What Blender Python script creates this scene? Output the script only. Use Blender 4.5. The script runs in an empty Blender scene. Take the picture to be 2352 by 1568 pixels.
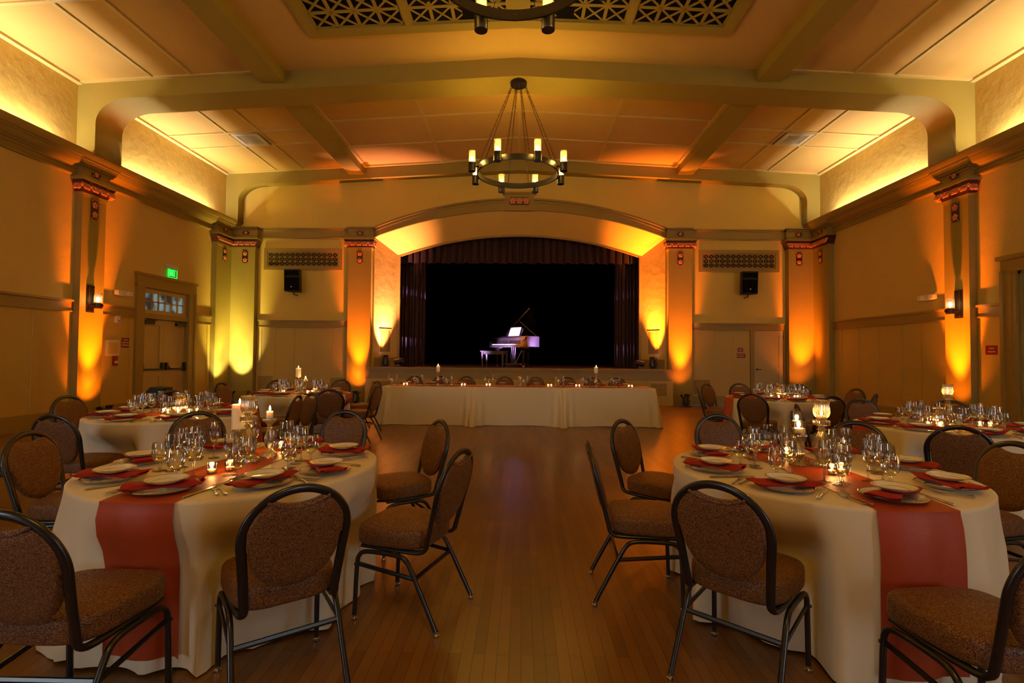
import bpy, math, random
from mathutils import Vector, Matrix
random.seed(7)
PI = math.pi
sc = bpy.context.scene
COL = sc.collection

# ------------------------------------------------------------------ camera
CAMX, CAMZ = 0.107, 1.425
YAW, PITCH, ROLL = -0.0200, 0.0262, 0.0082      # yaw >0 looks right, pitch up, roll
FPX = 1154.0
cam_d = bpy.data.cameras.new('camera'); cam = bpy.data.objects.new('camera', cam_d); COL.objects.link(cam)
cam_d.sensor_fit = 'HORIZONTAL'; cam_d.sensor_width = 36.0; cam_d.lens = FPX/2352*36.0
cam_d.clip_start = 0.05; cam_d.clip_end = 100
cy, sy, cp, sp, cr, sr = math.cos(YAW), math.sin(YAW), math.cos(PITCH), math.sin(PITCH), math.cos(ROLL), math.sin(ROLL)
Rt = Vector((cy, -sy, 0)); Fw0 = Vector((sy, cy, 0)); Up0 = Vector((0, 0, 1))
Fw = Fw0*cp + Up0*sp; Up = -Fw0*sp + Up0*cp
R2 = Rt*cr + Up*sr; U2 = -Rt*sr + Up*cr
R2, U2 = Rt*cr - Up*(-sr), Up*cr - Rt*sr
M = Matrix(((R2.x, U2.x, -Fw.x, CAMX), (R2.y, U2.y, -Fw.y, 0), (R2.z, U2.z, -Fw.z, CAMZ), (0, 0, 0, 1)))
cam.matrix_world = M
sc.camera = cam

# ------------------------------------------------------------------ view, world, big lights
sc.view_settings.view_transform = 'Standard'; sc.view_settings.look = 'None'
sc.view_settings.gamma = 1.0; sc.view_settings.use_curve_mapping = False
sc.view_settings.exposure = 0.9
try:
    cyc = sc.cycles
    cyc.max_bounces = 8; cyc.diffuse_bounces = 3; cyc.glossy_bounces = 2; cyc.transmission_bounces = 4
    cyc.transparent_max_bounces = 20; cyc.use_adaptive_sampling = True; cyc.adaptive_threshold = 0.1; cyc.sample_clamp_indirect = 4.0
    cyc.caustics_reflective = False; cyc.caustics_refractive = False
    cyc.use_denoising = True
except Exception: pass
world = bpy.data.worlds.new('world'); sc.world = world; world.use_nodes = True
world.node_tree.nodes['Background'].inputs[0].default_value = (0.30, 0.42, 0.60, 1)
world.node_tree.nodes['Background'].inputs[1].default_value = 0.05

W = 8.70          # half room width
D = 14.90         # back wall
ZC = 6.73         # ceiling at the side walls
def ceil_z(x): return 7.20 - 0.054*abs(x)
BACKY = -5.0

def lamp(name, kind, loc, color, power, aim=None, size=0.05, spot=None, blend=0.6, size_y=None):
    d = bpy.data.lights.new(name, kind); d.color = color; d.energy = power
    if kind == 'AREA':
        d.size = size
        if size_y: d.shape = 'RECTANGLE'; d.size_y = size_y
    else: d.shadow_soft_size = size
    if kind == 'SPOT': d.spot_size = spot; d.spot_blend = blend
    o = bpy.data.objects.new(name, d); COL.objects.link(o); o.location = loc
    if aim is not None:
        o.rotation_euler = (Vector(aim)-Vector(loc)).to_track_quat('-Z', 'Y').to_euler()
    return o
COVE_C = (1.0, 0.86, 0.64)
COVE_P = 78
for s in (-1, 1):       # the lamps hidden in the coves above the cornices
    for (y0, y1) in ((0.6, 4.5), (5.6, 9.1), (10.75, 14.05)):
        n = 1
        ym = (y0+y1)/2
        lamp('cove_lamp', 'AREA', (s*(W-0.10), ym, 5.14), COVE_C, COVE_P, aim=(s*(W-0.02), ym, 6.6), size=y1-y0, size_y=0.10)
# area light local X must run along Y: rotate about its own axis
for o in [o for o in COL.objects if o.name.startswith('cove_lamp')]:
    z = (Vector((0.75*(1 if o.location.x > 0 else -1), 0, 1.46))).normalized()
    x = Vector((0, 1, 0)); y = (-z).cross(x) * -1
    zz = -z; yy = zz.cross(x)
    o.rotation_euler = Matrix((x, yy, zz)).transposed().to_euler()

lamp('fill_lamp', 'POINT', (0, -1.0, 5.1), (1.0, 0.58, 0.12), 90, size=.5)      # added fill behind the camera, standing in for an unseen third chandelier
# ------------------------------------------------------------------ materials
MATS = {}
def newmat(name):
    m = bpy.data.materials.new(name); m.use_nodes = True
    nt = m.node_tree; b = nt.nodes['Principled BSDF']; MATS[name] = m
    return m, nt, b
def N(nt, t, **kw):
    n = nt.nodes.new(t)
    for k, v in kw.items():
        if k in n.inputs: n.inputs[k].default_value = v
        else: setattr(n, k, v)
    return n
def simple(name, col, rough=0.6, metal=0.0, spec=0.5, noise=0.0, nscale=20, bump=0.0, bscale=60, bdist=0.002, **ex):
    m, nt, b = newmat(name)
    b.inputs['Base Color'].default_value = (*col, 1); b.inputs['Roughness'].default_value = rough
    b.inputs['Metallic'].default_value = metal; b.inputs['Specular IOR Level'].default_value = spec
    for k, v in ex.items(): b.inputs[k.replace('_', ' ')].default_value = v
    tc = N(nt, 'ShaderNodeTexCoord')
    if noise > 0:
        nz = N(nt, 'ShaderNodeTexNoise', Scale=nscale, Detail=4.0)
        nt.links.new(tc.outputs['Object'], nz.inputs['Vector'])
        mx = N(nt, 'ShaderNodeMix', data_type='RGBA')
        mx.inputs[6].default_value = (*[c*(1-noise) for c in col], 1); mx.inputs[7].default_value = (*[min(1, c*(1+noise)) for c in col], 1)
        nt.links.new(nz.outputs['Fac'], mx.inputs[0]); nt.links.new(mx.outputs[2], b.inputs['Base Color'])
    if bump > 0:
        nz = N(nt, 'ShaderNodeTexNoise', Scale=bscale, Detail=5.0)
        nt.links.new(tc.outputs['Object'], nz.inputs['Vector'])
        bp = N(nt, 'ShaderNodeBump', Strength=bump, Distance=bdist)
        nt.links.new(nz.outputs['Fac'], bp.inputs['Height']); nt.links.new(bp.outputs['Normal'], b.inputs['Normal'])
    return m
def emit(name, col, st):
    m, nt, b = newmat(name)
    b.inputs['Base Color'].default_value = (0.02, 0.02, 0.02, 1)
    b.inputs['Emission Color'].default_value = (*col, 1); b.inputs['Emission Strength'].default_value = st
    return m
simple('plaster', (0.63, 0.44, 0.115), 0.85, noise=0.04, nscale=1.5, bump=0.35, bscale=5, bdist=0.03)
simple('plaster_fine', (0.72, 0.51, 0.105), 0.8, noise=0.03, nscale=2, bump=0.15, bscale=40, bdist=0.004)
simple('trim_paint', (0.31, 0.205, 0.042), 0.5, noise=0.04, nscale=3)
simple('beam_paint', (0.31, 0.23, 0.042), 0.7, noise=0.04, nscale=3, bump=0.1, bscale=20)
simple('ceiling_board', (0.60, 0.385, 0.12), 0.75, noise=0.05, nscale=2)
simple('batten', (0.62, 0.46, 0.17), 0.6)
simple('panel_paint', (0.52, 0.36, 0.080), 0.55, noise=0.03, nscale=3)
simple('door_paint', (0.50, 0.37, 0.13), 0.5, noise=0.03, nscale=3)
simple('tile_dark', (0.06, 0.012, 0.008), 0.45)
simple('tile_flower', (0.66, 0.22, 0.10), 0.4, noise=0.25, nscale=30)
simple('black_metal', (0.012, 0.010, 0.010), 0.32, spec=0.6)
simple('bronze', (0.014, 0.008, 0.005), 0.36, metal=0.2, noise=0.3, nscale=30)
simple('chair_metal', (0.010, 0.010, 0.012), 0.28, spec=0.7)
simple('chrome', (0.6, 0.6, 0.6), 0.15, metal=1.0)
simple('silver', (0.62, 0.58, 0.50), 0.22, metal=1.0)
simple('dark', (0.004, 0.003, 0.003), 0.9, spec=0.1)
simple('stage_black', (0.002, 0.002, 0.002), 1.0, spec=0.0)
simple('stage_wood', (0.10, 0.055, 0.02), 0.5, noise=0.2, nscale=6)
simple('speaker_black', (0.008, 0.008, 0.008), 0.6)
simple('white_metal', (0.62, 0.56, 0.46), 0.5)
simple('plastic_white', (0.65, 0.60, 0.52), 0.4)
simple('sign_red', (0.22, 0.012, 0.010), 0.4)
simple('sign_text', (0.7, 0.6, 0.5), 0.5)
simple('cloth', (0.78, 0.67, 0.46), 0.8, spec=0.2, bump=0.2, bscale=500, bdist=0.0005, Sheen_Weight=0.15)
simple('head_cloth', (0.78, 0.66, 0.42), 0.8, spec=0.2, bump=0.15, bscale=200, bdist=0.0005)
simple('napkin', (0.34, 0.010, 0.010), 0.6, spec=0.3, bump=0.3, bscale=80, bdist=0.003)
simple('porcelain', (0.80, 0.76, 0.68), 0.12, spec=0.6)
simple('gold', (0.62, 0.48, 0.25), 0.25, metal=0.9)
simple('curtain_red', (0.028, 0.003, 0.003), 0.75, Sheen_Weight=0.1)
simple('piano_black', (0.010, 0.008, 0.010), 0.16, spec=0.7)
simple('piano_gold', (0.5, 0.33, 0.12), 0.3, metal=1.0)
simple('paper', (0.85, 0.85, 0.85), 0.7)
simple('ivory', (0.8, 0.78, 0.7), 0.3)
simple('bench_wood', (0.055, 0.045, 0.055), 0.35)
simple('brass', (0.5, 0.32, 0.10), 0.3, metal=1.0)
emit('flame', (1.0, 0.62, 0.22), 22)
emit('bulb', (1.0, 0.62, 0.25), 28)
emit('exit_green', (0.01, 1.0, 0.06), 1.6)
emit('window_light', (0.72, 0.84, 1.0), 4.8)
emit('lens_warm', (1.0, 0.35, 0.12), 6)
emit('lens_pink', (1.0, 0.45, 0.8), 6)
# transom glass: patchy bluish reflection put in as emission
m, nt, b = newmat('pane_glow'); b.inputs['Base Color'].default_value = (0.08, 0.10, 0.10, 1); b.inputs['Roughness'].default_value = 0.08
tc = N(nt, 'ShaderNodeTexCoord'); nz = N(nt, 'ShaderNodeTexNoise', Scale=2.2, Detail=2.0); nt.links.new(tc.outputs['Object'], nz.inputs['Vector'])
cr_ = N(nt, 'ShaderNodeValToRGB'); cr_.color_ramp.elements[0].position = 0.42; cr_.color_ramp.elements[0].color = (0.02, 0.02, 0.02, 1); cr_.color_ramp.elements[1].position = 0.55; cr_.color_ramp.elements[1].color = (0.26, 0.36, 0.36, 1)
nt.links.new(nz.outputs['Fac'], cr_.inputs[0]); nt.links.new(cr_.outputs[0], b.inputs['Emission Color']); b.inputs['Emission Strength'].default_value = 0.35
# runner silk
m = simple('runner', (0.40, 0.055, 0.010), 0.5, spec=0.35, noise=0.12, nscale=5, bump=0.5, bscale=7, bdist=0.01)
# wax
m, nt, b = newmat('wax'); b.inputs['Base Color'].default_value = (0.88, 0.78, 0.62, 1); b.inputs['Roughness'].default_value = 0.5
b.inputs['Subsurface Weight'].default_value = 0.6; b.inputs['Subsurface Radius'].default_value = (0.05, 0.03, 0.015); b.inputs['Subsurface Scale'].default_value = 0.6
# clear glass: thin-walled
def glassmat(name, tint, gl_rough=0.02, frost=0.0, minf=0.03, extra=None):
    m, nt, b = newmat(name); nt.nodes.remove(b)
    out = nt.nodes['Material Output']
    tr = N(nt, 'ShaderNodeBsdfTransparent'); tr.inputs[0].default_value = (*tint, 1)
    gl = N(nt, 'ShaderNodeBsdfGlossy'); gl.inputs['Roughness'].default_value = gl_rough; gl.inputs[0].default_value = (1, 1, 1, 1)
    lw = N(nt, 'ShaderNodeLayerWeight', Blend=0.42)
    mr = N(nt, 'ShaderNodeMapRange'); mr.inputs['From Min'].default_value = 0; mr.inputs['From Max'].default_value = 1
    mr.inputs['To Min'].default_value = minf; mr.inputs['To Max'].default_value = 0.75
    nt.links.new(lw.outputs['Fresnel'], mr.inputs['Value'])
    mx = N(nt, 'ShaderNodeMixShader'); nt.links.new(mr.outputs[0], mx.inputs[0]); nt.links.new(tr.outputs[0], mx.inputs[1]); nt.links.new(gl.outputs[0], mx.inputs[2])
    last = mx
    if frost > 0:
        tl = N(nt, 'ShaderNodeBsdfTranslucent'); tl.inputs[0].default_value = (0.9, 0.85, 0.75, 1)
        m2 = N(nt, 'ShaderNodeMixShader'); m2.inputs[0].default_value = frost
        nt.links.new(mx.outputs[0], m2.inputs[1]); nt.links.new(tl.outputs[0], m2.inputs[2]); last = m2
    nt.links.new(last.outputs[0], out.inputs['Surface'])
    return m, nt
glassmat('glass', (0.97, 0.96, 0.93), 0.02, minf=0.035)
glassmat('shade_glass', (0.95, 0.92, 0.85), 0.06, frost=0.10)
# mercury glass: mottled silver, partly see-through, ribbed
m, nt = glassmat('mercury_glass', (0.80, 0.74, 0.58), 0.14, frost=0.10, minf=0.52)
tc = N(nt, 'ShaderNodeTexCoord'); sx = N(nt, 'ShaderNodeSeparateXYZ'); nt.links.new(tc.outputs['Object'], sx.inputs[0])
at_ = N(nt, 'ShaderNodeMath', operation='ARCTAN2'); nt.links.new(sx.outputs[0], at_.inputs[0]); nt.links.new(sx.outputs[1], at_.inputs[1])
ml = N(nt, 'ShaderNodeMath', operation='MULTIPLY'); ml.inputs[1].default_value = 24; nt.links.new(at_.outputs[0], ml.inputs[0])
sn = N(nt, 'ShaderNodeMath', operation='SINE'); nt.links.new(ml.outputs[0], sn.inputs[0])
bp = N(nt, 'ShaderNodeBump', Strength=0.7, Distance=0.002); nt.links.new(sn.outputs[0], bp.inputs['Height'])
for n in nt.nodes:
    if n.type == 'BSDF_GLOSSY': nt.links.new(bp.outputs['Normal'], n.inputs['Normal']); n.inputs[0].default_value = (0.95, 0.85, 0.65, 1)
# chair fabric: maroon ground with a small tan squiggle weave
def fabric(name, ground, thread):
    m, nt, b = newmat(name)
    tc = N(nt, 'ShaderNodeTexCoord')
    nz = N(nt, 'ShaderNodeTexNoise', Scale=165.0, Detail=0.0); nt.links.new(tc.outputs['Object'], nz.inputs['Vector'])
    s1 = N(nt, 'ShaderNodeMath', operation='MULTIPLY'); s1.inputs[1].default_value = 17; nt.links.new(nz.outputs['Fac'], s1.inputs[0])
    s2 = N(nt, 'ShaderNodeMath', operation='SINE'); nt.links.new(s1.outputs[0], s2.inputs[0])
    rp = N(nt, 'ShaderNodeMapRange'); rp.inputs['From Min'].default_value = -0.55; rp.inputs['From Max'].default_value = 0.05; nt.links.new(s2.outputs[0], rp.inputs['Value'])
    mx = N(nt, 'ShaderNodeMix', data_type='RGBA'); mx.inputs[6].default_value = (*ground, 1); mx.inputs[7].default_value = (*thread, 1)
    nt.links.new(rp.outputs[0], mx.inputs[0]); nt.links.new(mx.outputs[2], b.inputs['Base Color'])
    r2 = N(nt, 'ShaderNodeMapRange'); r2.inputs['To Min'].default_value = 0.9; r2.inputs['To Max'].default_value = 0.48; nt.links.new(rp.outputs[0], r2.inputs['Value']); nt.links.new(r2.outputs[0], b.inputs['Roughness'])
    bp = N(nt, 'ShaderNodeBump', Strength=0.25, Distance=0.001); nt.links.new(rp.outputs[0], bp.inputs['Height']); nt.links.new(bp.outputs['Normal'], b.inputs['Normal'])
    b.inputs['Sheen Weight'].default_value = 0.08; b.inputs['Sheen Tint'].default_value = (0.9, 0.6, 0.4, 1)
fabric('chair_fabric', (0.060, 0.014, 0.006), (0.22, 0.100, 0.026))
# maple strip floor
m, nt, b = newmat('floor_maple')
tc = N(nt, 'ShaderNodeTexCoord'); mp = N(nt, 'ShaderNodeMapping'); mp.inputs['Rotation'].default_value = (0, 0, PI/2); nt.links.new(tc.outputs['Object'], mp.inputs['Vector'])
bk = N(nt, 'ShaderNodeTexBrick'); bk.offset = 0.37; bk.offset_frequency = 2
bk.inputs['Scale'].default_value = 1.0; bk.inputs['Mortar Size'].default_value = 0.0012; bk.inputs['Brick Width'].default_value = 0.72; bk.inputs['Row Height'].default_value = 0.057
bk.inputs['Color1'].default_value = (0.180, 0.080, 0.017, 1); bk.inputs['Color2'].default_value = (0.260, 0.124, 0.027, 1); bk.inputs['Mortar'].default_value = (0.06, 0.025, 0.008, 1)
nt.links.new(mp.outputs[0], bk.inputs['Vector'])
nz = N(nt, 'ShaderNodeTexNoise', Scale=1.1, Detail=5.0); nt.links.new(tc.outputs['Object'], nz.inputs['Vector'])
m3 = N(nt, 'ShaderNodeMix', data_type='RGBA', blend_type='MULTIPLY'); m3.inputs[0].default_value = 0.55
rr = N(nt, 'ShaderNodeValToRGB'); rr.color_ramp.elements[0].position = 0.3; rr.color_ramp.elements[0].color = (0.55, 0.5, 0.45, 1); rr.color_ramp.elements[1].position = 0.65; rr.color_ramp.elements[1].color = (1.15, 1.1, 1.05, 1)
nt.links.new(nz.outputs['Fac'], rr.inputs[0]); nt.links.new(bk.outputs['Color'], m3.inputs[6]); nt.links.new(rr.outputs[0], m3.inputs[7]); nt.links.new(m3.outputs[2], b.inputs['Base Color'])
mr = N(nt, 'ShaderNodeMapRange'); mr.inputs['To Min'].default_value = 0.24; mr.inputs['To Max'].default_value = 0.38; nt.links.new(nz.outputs['Fac'], mr.inputs['Value']); nt.links.new(mr.outputs[0], b.inputs['Roughness'])
bp = N(nt, 'ShaderNodeBump', Strength=0.3, Distance=0.001); nt.links.new(bk.outputs['Fac'], bp.inputs['Height']); bp.invert = True; nt.links.new(bp.outputs['Normal'], b.inputs['Normal'])

# ------------------------------------------------------------------ mesh builder
class MB:
    def __init__(s): s.v = []; s.f = []; s.m = []; s.T = None
    def add(s, vs, fs, mi=0):
        o = len(s.v)
        for p in vs:
            s.v.append(tuple(s.T @ Vector(p)) if s.T is not None else tuple(p))
        for f in fs: s.f.append(tuple(i+o for i in f)); s.m.append(mi)
        return s
    def box(s, x0, x1, y0, y1, z0, z1, mi=0):
        if x0 > x1: x0, x1 = x1, x0
        if y0 > y1: y0, y1 = y1, y0
        if z0 > z1: z0, z1 = z1, z0
        return s.add([(x0, y0, z0), (x1, y0, z0), (x1, y1, z0), (x0, y1, z0), (x0, y0, z1), (x1, y0, z1), (x1, y1, z1), (x0, y1, z1)],
                     [(0, 3, 2, 1), (4, 5, 6, 7), (0, 1, 5, 4), (1, 2, 6, 5), (2, 3, 7, 6), (3, 0, 4, 7)], mi)
    def lathe(s, prof, n=24, c=(0, 0, 0), mi=0, cap0=True, cap1=True, mis=None):
        vs = []; fs = []; ms = []
        for r, z in prof:
            for k in range(n):
                a = 2*PI*k/n; vs.append((c[0]+r*math.cos(a), c[1]+r*math.sin(a), c[2]+z))
        for i in range(len(prof)-1):
            for k in range(n):
                k2 = (k+1) % n; fs.append((i*n+k, i*n+k2, (i+1)*n+k2, (i+1)*n+k)); ms.append(mis[i] if mis else mi)
        if cap0 and prof[0][0] > 1e-4: fs.append(tuple(range(n-1, -1, -1))); ms.append(mi)
        if cap1 and prof[-1][0] > 1e-4: fs.append(tuple((len(prof)-1)*n+k for k in range(n))); ms.append(mi)
        o = len(s.v)
        for p in vs: s.v.append(tuple(s.T @ Vector(p)) if s.T is not None else p)
        for f, q in zip(fs, ms): s.f.append(tuple(i+o for i in f)); s.m.append(q)
        return s
    def tube(s, pts, r, n=10, closed=False, mi=0, ry=None, up=(0, 0, 1), caps=True):
        """sweep an ellipse (r sideways, ry along 'up') on a path"""
        P = [Vector(p) for p in pts]; L = len(P); rings = []; ry = ry or r
        rl = r if isinstance(r, (list, tuple)) else [r]*L; ryl = ry if isinstance(ry, (list, tuple)) else [ry]*L
        prevu = Vector(up)
        for i, p in enumerate(P):
            if closed: t = P[(i+1) % L]-P[i-1]
            elif i == 0: t = P[1]-P[0]
            elif i == L-1: t = P[-1]-P[-2]
            else: t = (P[i+1]-P[i]).normalized()+(P[i]-P[i-1]).normalized()
            t.normalize(); u = prevu - t*prevu.dot(t)
            if u.length < 1e-4: u = t.orthogonal()
            u.normalize(); prevu = u; w = t.cross(u)
            rings.append([p + w*(rl[i]*math.cos(2*PI*k/n)) + u*(ryl[i]*math.sin(2*PI*k/n)) for k in range(n)])
        vs = [q for rg in rings for q in rg]; fs = []
        for i in range(L if closed else L-1):
            j = (i+1) % L
            for k in range(n):
                k2 = (k+1) % n; fs.append((i*n+k, i*n+k2, j*n+k2, j*n+k))
        if caps and not closed: fs += [tuple(range(n-1, -1, -1)), tuple((L-1)*n+k for k in range(n))]
        return s.add(vs, fs, mi)
    def prism(s, poly, fn, h0, h1, mi=0):
        """poly of (a,b); fn(a,b,h)->xyz"""
        n = len(poly); vs = [fn(a, b, h0) for a, b in poly]+[fn(a, b, h1) for a, b in poly]
        fs = [tuple(range(n-1, -1, -1)), tuple(range(n, 2*n))]+[(i, (i+1) % n, (i+1) % n+n, i+n) for i in range(n)]
        return s.add(vs, fs, mi)
    def grid(s, fn, nu, nv, mi=0, cu=False, cv=False):
        vs = [fn(i/(nu if cu else nu-1), j/(nv if cv else nv-1)) for i in range(nu) for j in range(nv)]
        fs = []
        for i in range(nu if cu else nu-1):
            for j in range(nv if cv else nv-1):
                a = i*nv+j; b_ = i*nv+(j+1) % nv; c_ = ((i+1) % nu)*nv+(j+1) % nv; d_ = ((i+1) % nu)*nv+j
                fs.append((a, d_, c_, b_))
        return s.add(vs, fs, mi)
    def sphere(s, c, rx, ry=None, rz=None, n=12, m=8, mi=0):
        ry = ry or rx; rz = rz or rx
        vs = [(c[0], c[1], c[2]-rz)]; fs = []
        for i in range(1, m):
            t = PI*i/m
            for k in range(n):
                a = 2*PI*k/n; vs.append((c[0]+rx*math.sin(t)*math.cos(a), c[1]+ry*math.sin(t)*math.sin(a), c[2]-rz*math.cos(t)))
        vs.append((c[0], c[1], c[2]+rz)); e = len(vs)-1
        for k in range(n): fs.append((0, 1+(k+1) % n, 1+k)); fs.append((e, e-n+k, e-n+(k+1) % n))
        for i in range(m-2):
            for k in range(n):
                a = 1+i*n+k; b_ = 1+i*n+(k+1) % n; fs.append((a, b_, b_+n, a+n))
        return s.add(vs, fs, mi)
    def mesh(s, name, mats, smooth=38, weld=False):
        if weld:
            ix = {}; nv = []; mp_ = []
            for p in s.v:
                k = tuple(round(c, 5) for c in p)
                if k not in ix: ix[k] = len(nv); nv.append(p)
                mp_.append(ix[k])
            s.v = nv; s.f = [tuple(mp_[i] for i in f) for f in s.f]
        me = bpy.data.meshes.new(name); me.from_pydata(s.v, [], s.f); me.update()
        for mt in ([mats] if isinstance(mats, str) else mats): me.materials.append(MATS[mt])
        me.polygons.foreach_set('material_index', s.m)
        if smooth:
            me.polygons.foreach_set('use_smooth', [True]*len(s.f))
            try: me.set_sharp_from_angle(angle=math.radians(smooth))
            except Exception: pass
        me.update(); return me
    def build(s, name, mats, parent=None, smooth=38, loc=None, bevel=0, weld=False):
        o = bpy.data.objects.new(name, s.mesh(name, mats, smooth, weld)); COL.objects.link(o)
        if parent is not None: o.parent = parent
        if loc: o.location = loc
        if bevel:
            b = o.modifiers.new('bevel', 'BEVEL'); b.width = bevel; b.segments = 2; b.limit_method = 'ANGLE'; b.angle_limit = math.radians(40)
        return o
def box(name, mat, x0, x1, y0, y1, z0, z1, parent=None, bevel=0):
    return MB().box(x0, x1, y0, y1, z0, z1).build(name, mat, parent, 0 if not bevel else 38, bevel=bevel)
def tag(o, label=None, cat=None, group=None, kind=None):
    if label: o['label'] = label
    if cat: o['category'] = cat
    if group: o['group'] = group
    if kind: o['kind'] = kind
    return o
def thing(name, label, cat, loc=(0, 0, 0), rz=0, group=None):
    o = bpy.data.objects.new(name, None); COL.objects.link(o); o.location = loc; o.rotation_euler = (0, 0, rz)
    o.empty_display_size = 0.1
    return tag(o, label, cat, group)
def struct(o, label=None): o['kind'] = 'structure'; return tag(o, label, None)
def copy_tree(o, parent=None):
    c = o.copy(); COL.objects.link(c)
    if parent is not None: c.parent = parent
    for ch in list(o.children): copy_tree(ch, c)
    return c
def place(proto, loc, rz, label, used=[], group=None):
    """first call moves the prototype itself, later calls copy it with its parts"""
    if proto.name in used: o = copy_tree(proto)
    else: used.append(proto.name); o = proto
    o.location = loc; o.rotation_euler = (0, 0, rz); o['label'] = label
    if group: o['group'] = group
    return o

# ================================================================== THE ROOM
F_Y = lambda x, z: None
# floor
fl = MB().box(-9.0, 9.0, BACKY-0.3, 14.6, -0.12, 0.0).build('floor', 'floor_maple', smooth=0); struct(fl)

def wall_cells(mb, axis, a0, a1, z0, z1, w0, w1, holes):
    """wall of boxes; axis 'x' wall runs along y at thickness x w0..w1, axis 'y' wall runs along x"""
    As = sorted({a0, a1, *[h[0] for h in holes], *[h[1] for h in holes]}); Zs = sorted({z0, z1, *[h[2] for h in holes], *[h[3] for h in holes]})
    for i in range(len(As)-1):
        for j in range(len(Zs)-1):
            a, b, c, d = As[i], As[i+1], Zs[j], Zs[j+1]
            if any(h[0] <= a+1e-6 and b <= h[1]+1e-6 and h[2] <= c+1e-6 and d <= h[3]+1e-6 for h in holes): continue
            if axis == 'x': mb.box(w0, w1, a, b, c, d)
            else: mb.box(a, b, w0, w1, c, d)
    return mb
LDOOR = (11.47, 13.03, 0.0, 2.93); RDOOR = (7.0, 8.85, 0.0, 2.95); BDOOR = (6.92, 7.78, 0.0, 2.20)
struct(wall_cells(MB(), 'x', BACKY, D+0.3, 0, 7.4, -W-0.3, -W, [LDOOR]).build('wall_left', 'plaster', smooth=0))
struct(wall_cells(MB(), 'x', BACKY, D+0.3, 0, 7.4, W, W+0.3, [RDOOR]).build('wall_right', 'plaster', smooth=0))

# back wall with the arched stage opening
def arc_z(x, hw, spring, apex):
    sag = apex-spring; R = (hw*hw+sag*sag)/(2*sag); return apex-R+math.sqrt(max(0, R*R-x*x))
OUT = (4.33, 4.91, 5.73); INN = (3.80, 4.52, 5.18); YI = 15.75
bw = MB()
wall_cells(bw, 'y', -W, -OUT[0], 0, 7.4, D, D+0.3, [])
wall_cells(bw, 'y', OUT[0], W, 0, 7.4, D, D+0.3, [BDOOR])
n = 40
xs = [-OUT[0]+2*OUT[0]*i/n for i in range(n+1)]
for i in range(n):
    a, b_ = xs[i], xs[i+1]; za, zb = arc_z(a, *OUT), arc_z(b_, *OUT)
    bw.add([(a, D, za), (b_, D, zb), (b_, D, 7.4), (a, D, 7.4)], [(0, 1, 2, 3)])
    bw.add([(a, D+.3, za), (b_, D+.3, zb), (b_, D+.3, 7.4), (a, D+.3, 7.4)], [(3, 2, 1, 0)])
struct(bw.build('wall_back', 'plaster_fine', smooth=0))
# splayed soffit and jambs of the proscenium
so = MB()
so.grid(lambda u, v: ((2*u-1)*(OUT[0]*(1-v)+INN[0]*v), D*(1-v)+YI*v, arc_z((2*u-1)*OUT[0], *OUT)*(1-v)+arc_z((2*u-1)*INN[0], *INN)*v), 41, 4)
struct(so.build('trim_1', 'plaster_fine'))
js = MB()
for s in (-1, 1):
    js.add([(s*OUT[0], D, 1.03), (s*INN[0], YI, 1.03), (s*INN[0], YI, INN[1]), (s*OUT[0], D, OUT[1])], [(0, 1, 2, 3)])
    js.add([(s*INN[0], YI, 1.03), (s*INN[0], YI+.12, 1.03), (s*INN[0], YI+.12, INN[1]), (s*INN[0], YI, INN[1])], [(0, 1, 2, 3)])
struct(js.build('trim_2', 'plaster', smooth=0))
jb = MB()          # plinth and inner bead of the jambs
def jamb(s, t, off): return (s*(OUT[0]*(1-t)+INN[0]*t) - s*off*0.85, D*(1-t)+YI*t - off*0.5)
for s in (-1, 1):
    p = [jamb(s, 0, .03), jamb(s, 1, .03)]; q = [jamb(s, 0, 0), jamb(s, 1, 0)]
    jb.add([(*p[0], 1.03), (*p[1], 1.03), (*p[1], 1.31), (*p[0], 1.31), (*q[0], 1.31), (*q[1], 1.31)], [(0, 1, 2, 3), (3, 2, 5, 4)])
    jb.box(s*INN[0]-s*0.05, s*INN[0]+s*.02, YI-0.04, YI+0.05, 1.03, INN[1]+.03)
for i in range(n):
    a = -INN[0]+2*INN[0]*i/n; b_ = -INN[0]+2*INN[0]*(i+1)/n; za, zb = arc_z(a, *INN), arc_z(b_, *INN)
    jb.add([(a, YI-.03, za-.04), (b_, YI-.03, zb-.04), (b_, YI-.03, zb+.03), (a, YI-.03, za+.03), (a, YI+.05, za-.04), (b_, YI+.05, zb-.04)], [(0, 1, 2, 3), (0, 4, 5, 1)])
struct(jb.build('trim_3', 'trim_paint', smooth=0))
# archivolt with keystone
av = MB()
OT = (4.33, 5.17, 6.04)
def band(z0f, z1f, y0, x0=-4.33, x1=4.33, nn=48):
    for i in range(nn):
        a = x0+(x1-x0)*i/nn; b_ = x0+(x1-x0)*(i+1)/nn
        av.add([(a, y0, z0f(a)), (b_, y0, z0f(b_)), (b_, y0, z1f(b_)), (a, y0, z1f(a)), (a, D, z0f(a)), (b_, D, z0f(b_)), (b_, D, z1f(b_)), (a, D, z1f(a))],
               [(0, 1, 2, 3), (0, 4, 5, 1), (3, 2, 6, 7)])
fi = lambda x: arc_z(x, *OUT); fo = lambda x: arc_z(x, *OT)
band(lambda x: fi(x)-.005, fo, D-.06)
band(lambda x: fo(x)-.02, lambda x: fo(x)+.035, D-.12)
band(lambda x: fo(x)-.10, lambda x: fo(x)-.06, D-.085)
av.box(-.44, .44, D-.10, D, 5.70, 6.20); av.box(-.50, .50, D-.14, D, 6.19, 6.25)
struct(av.build('trim_4', 'trim_paint', smooth=0))

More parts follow.
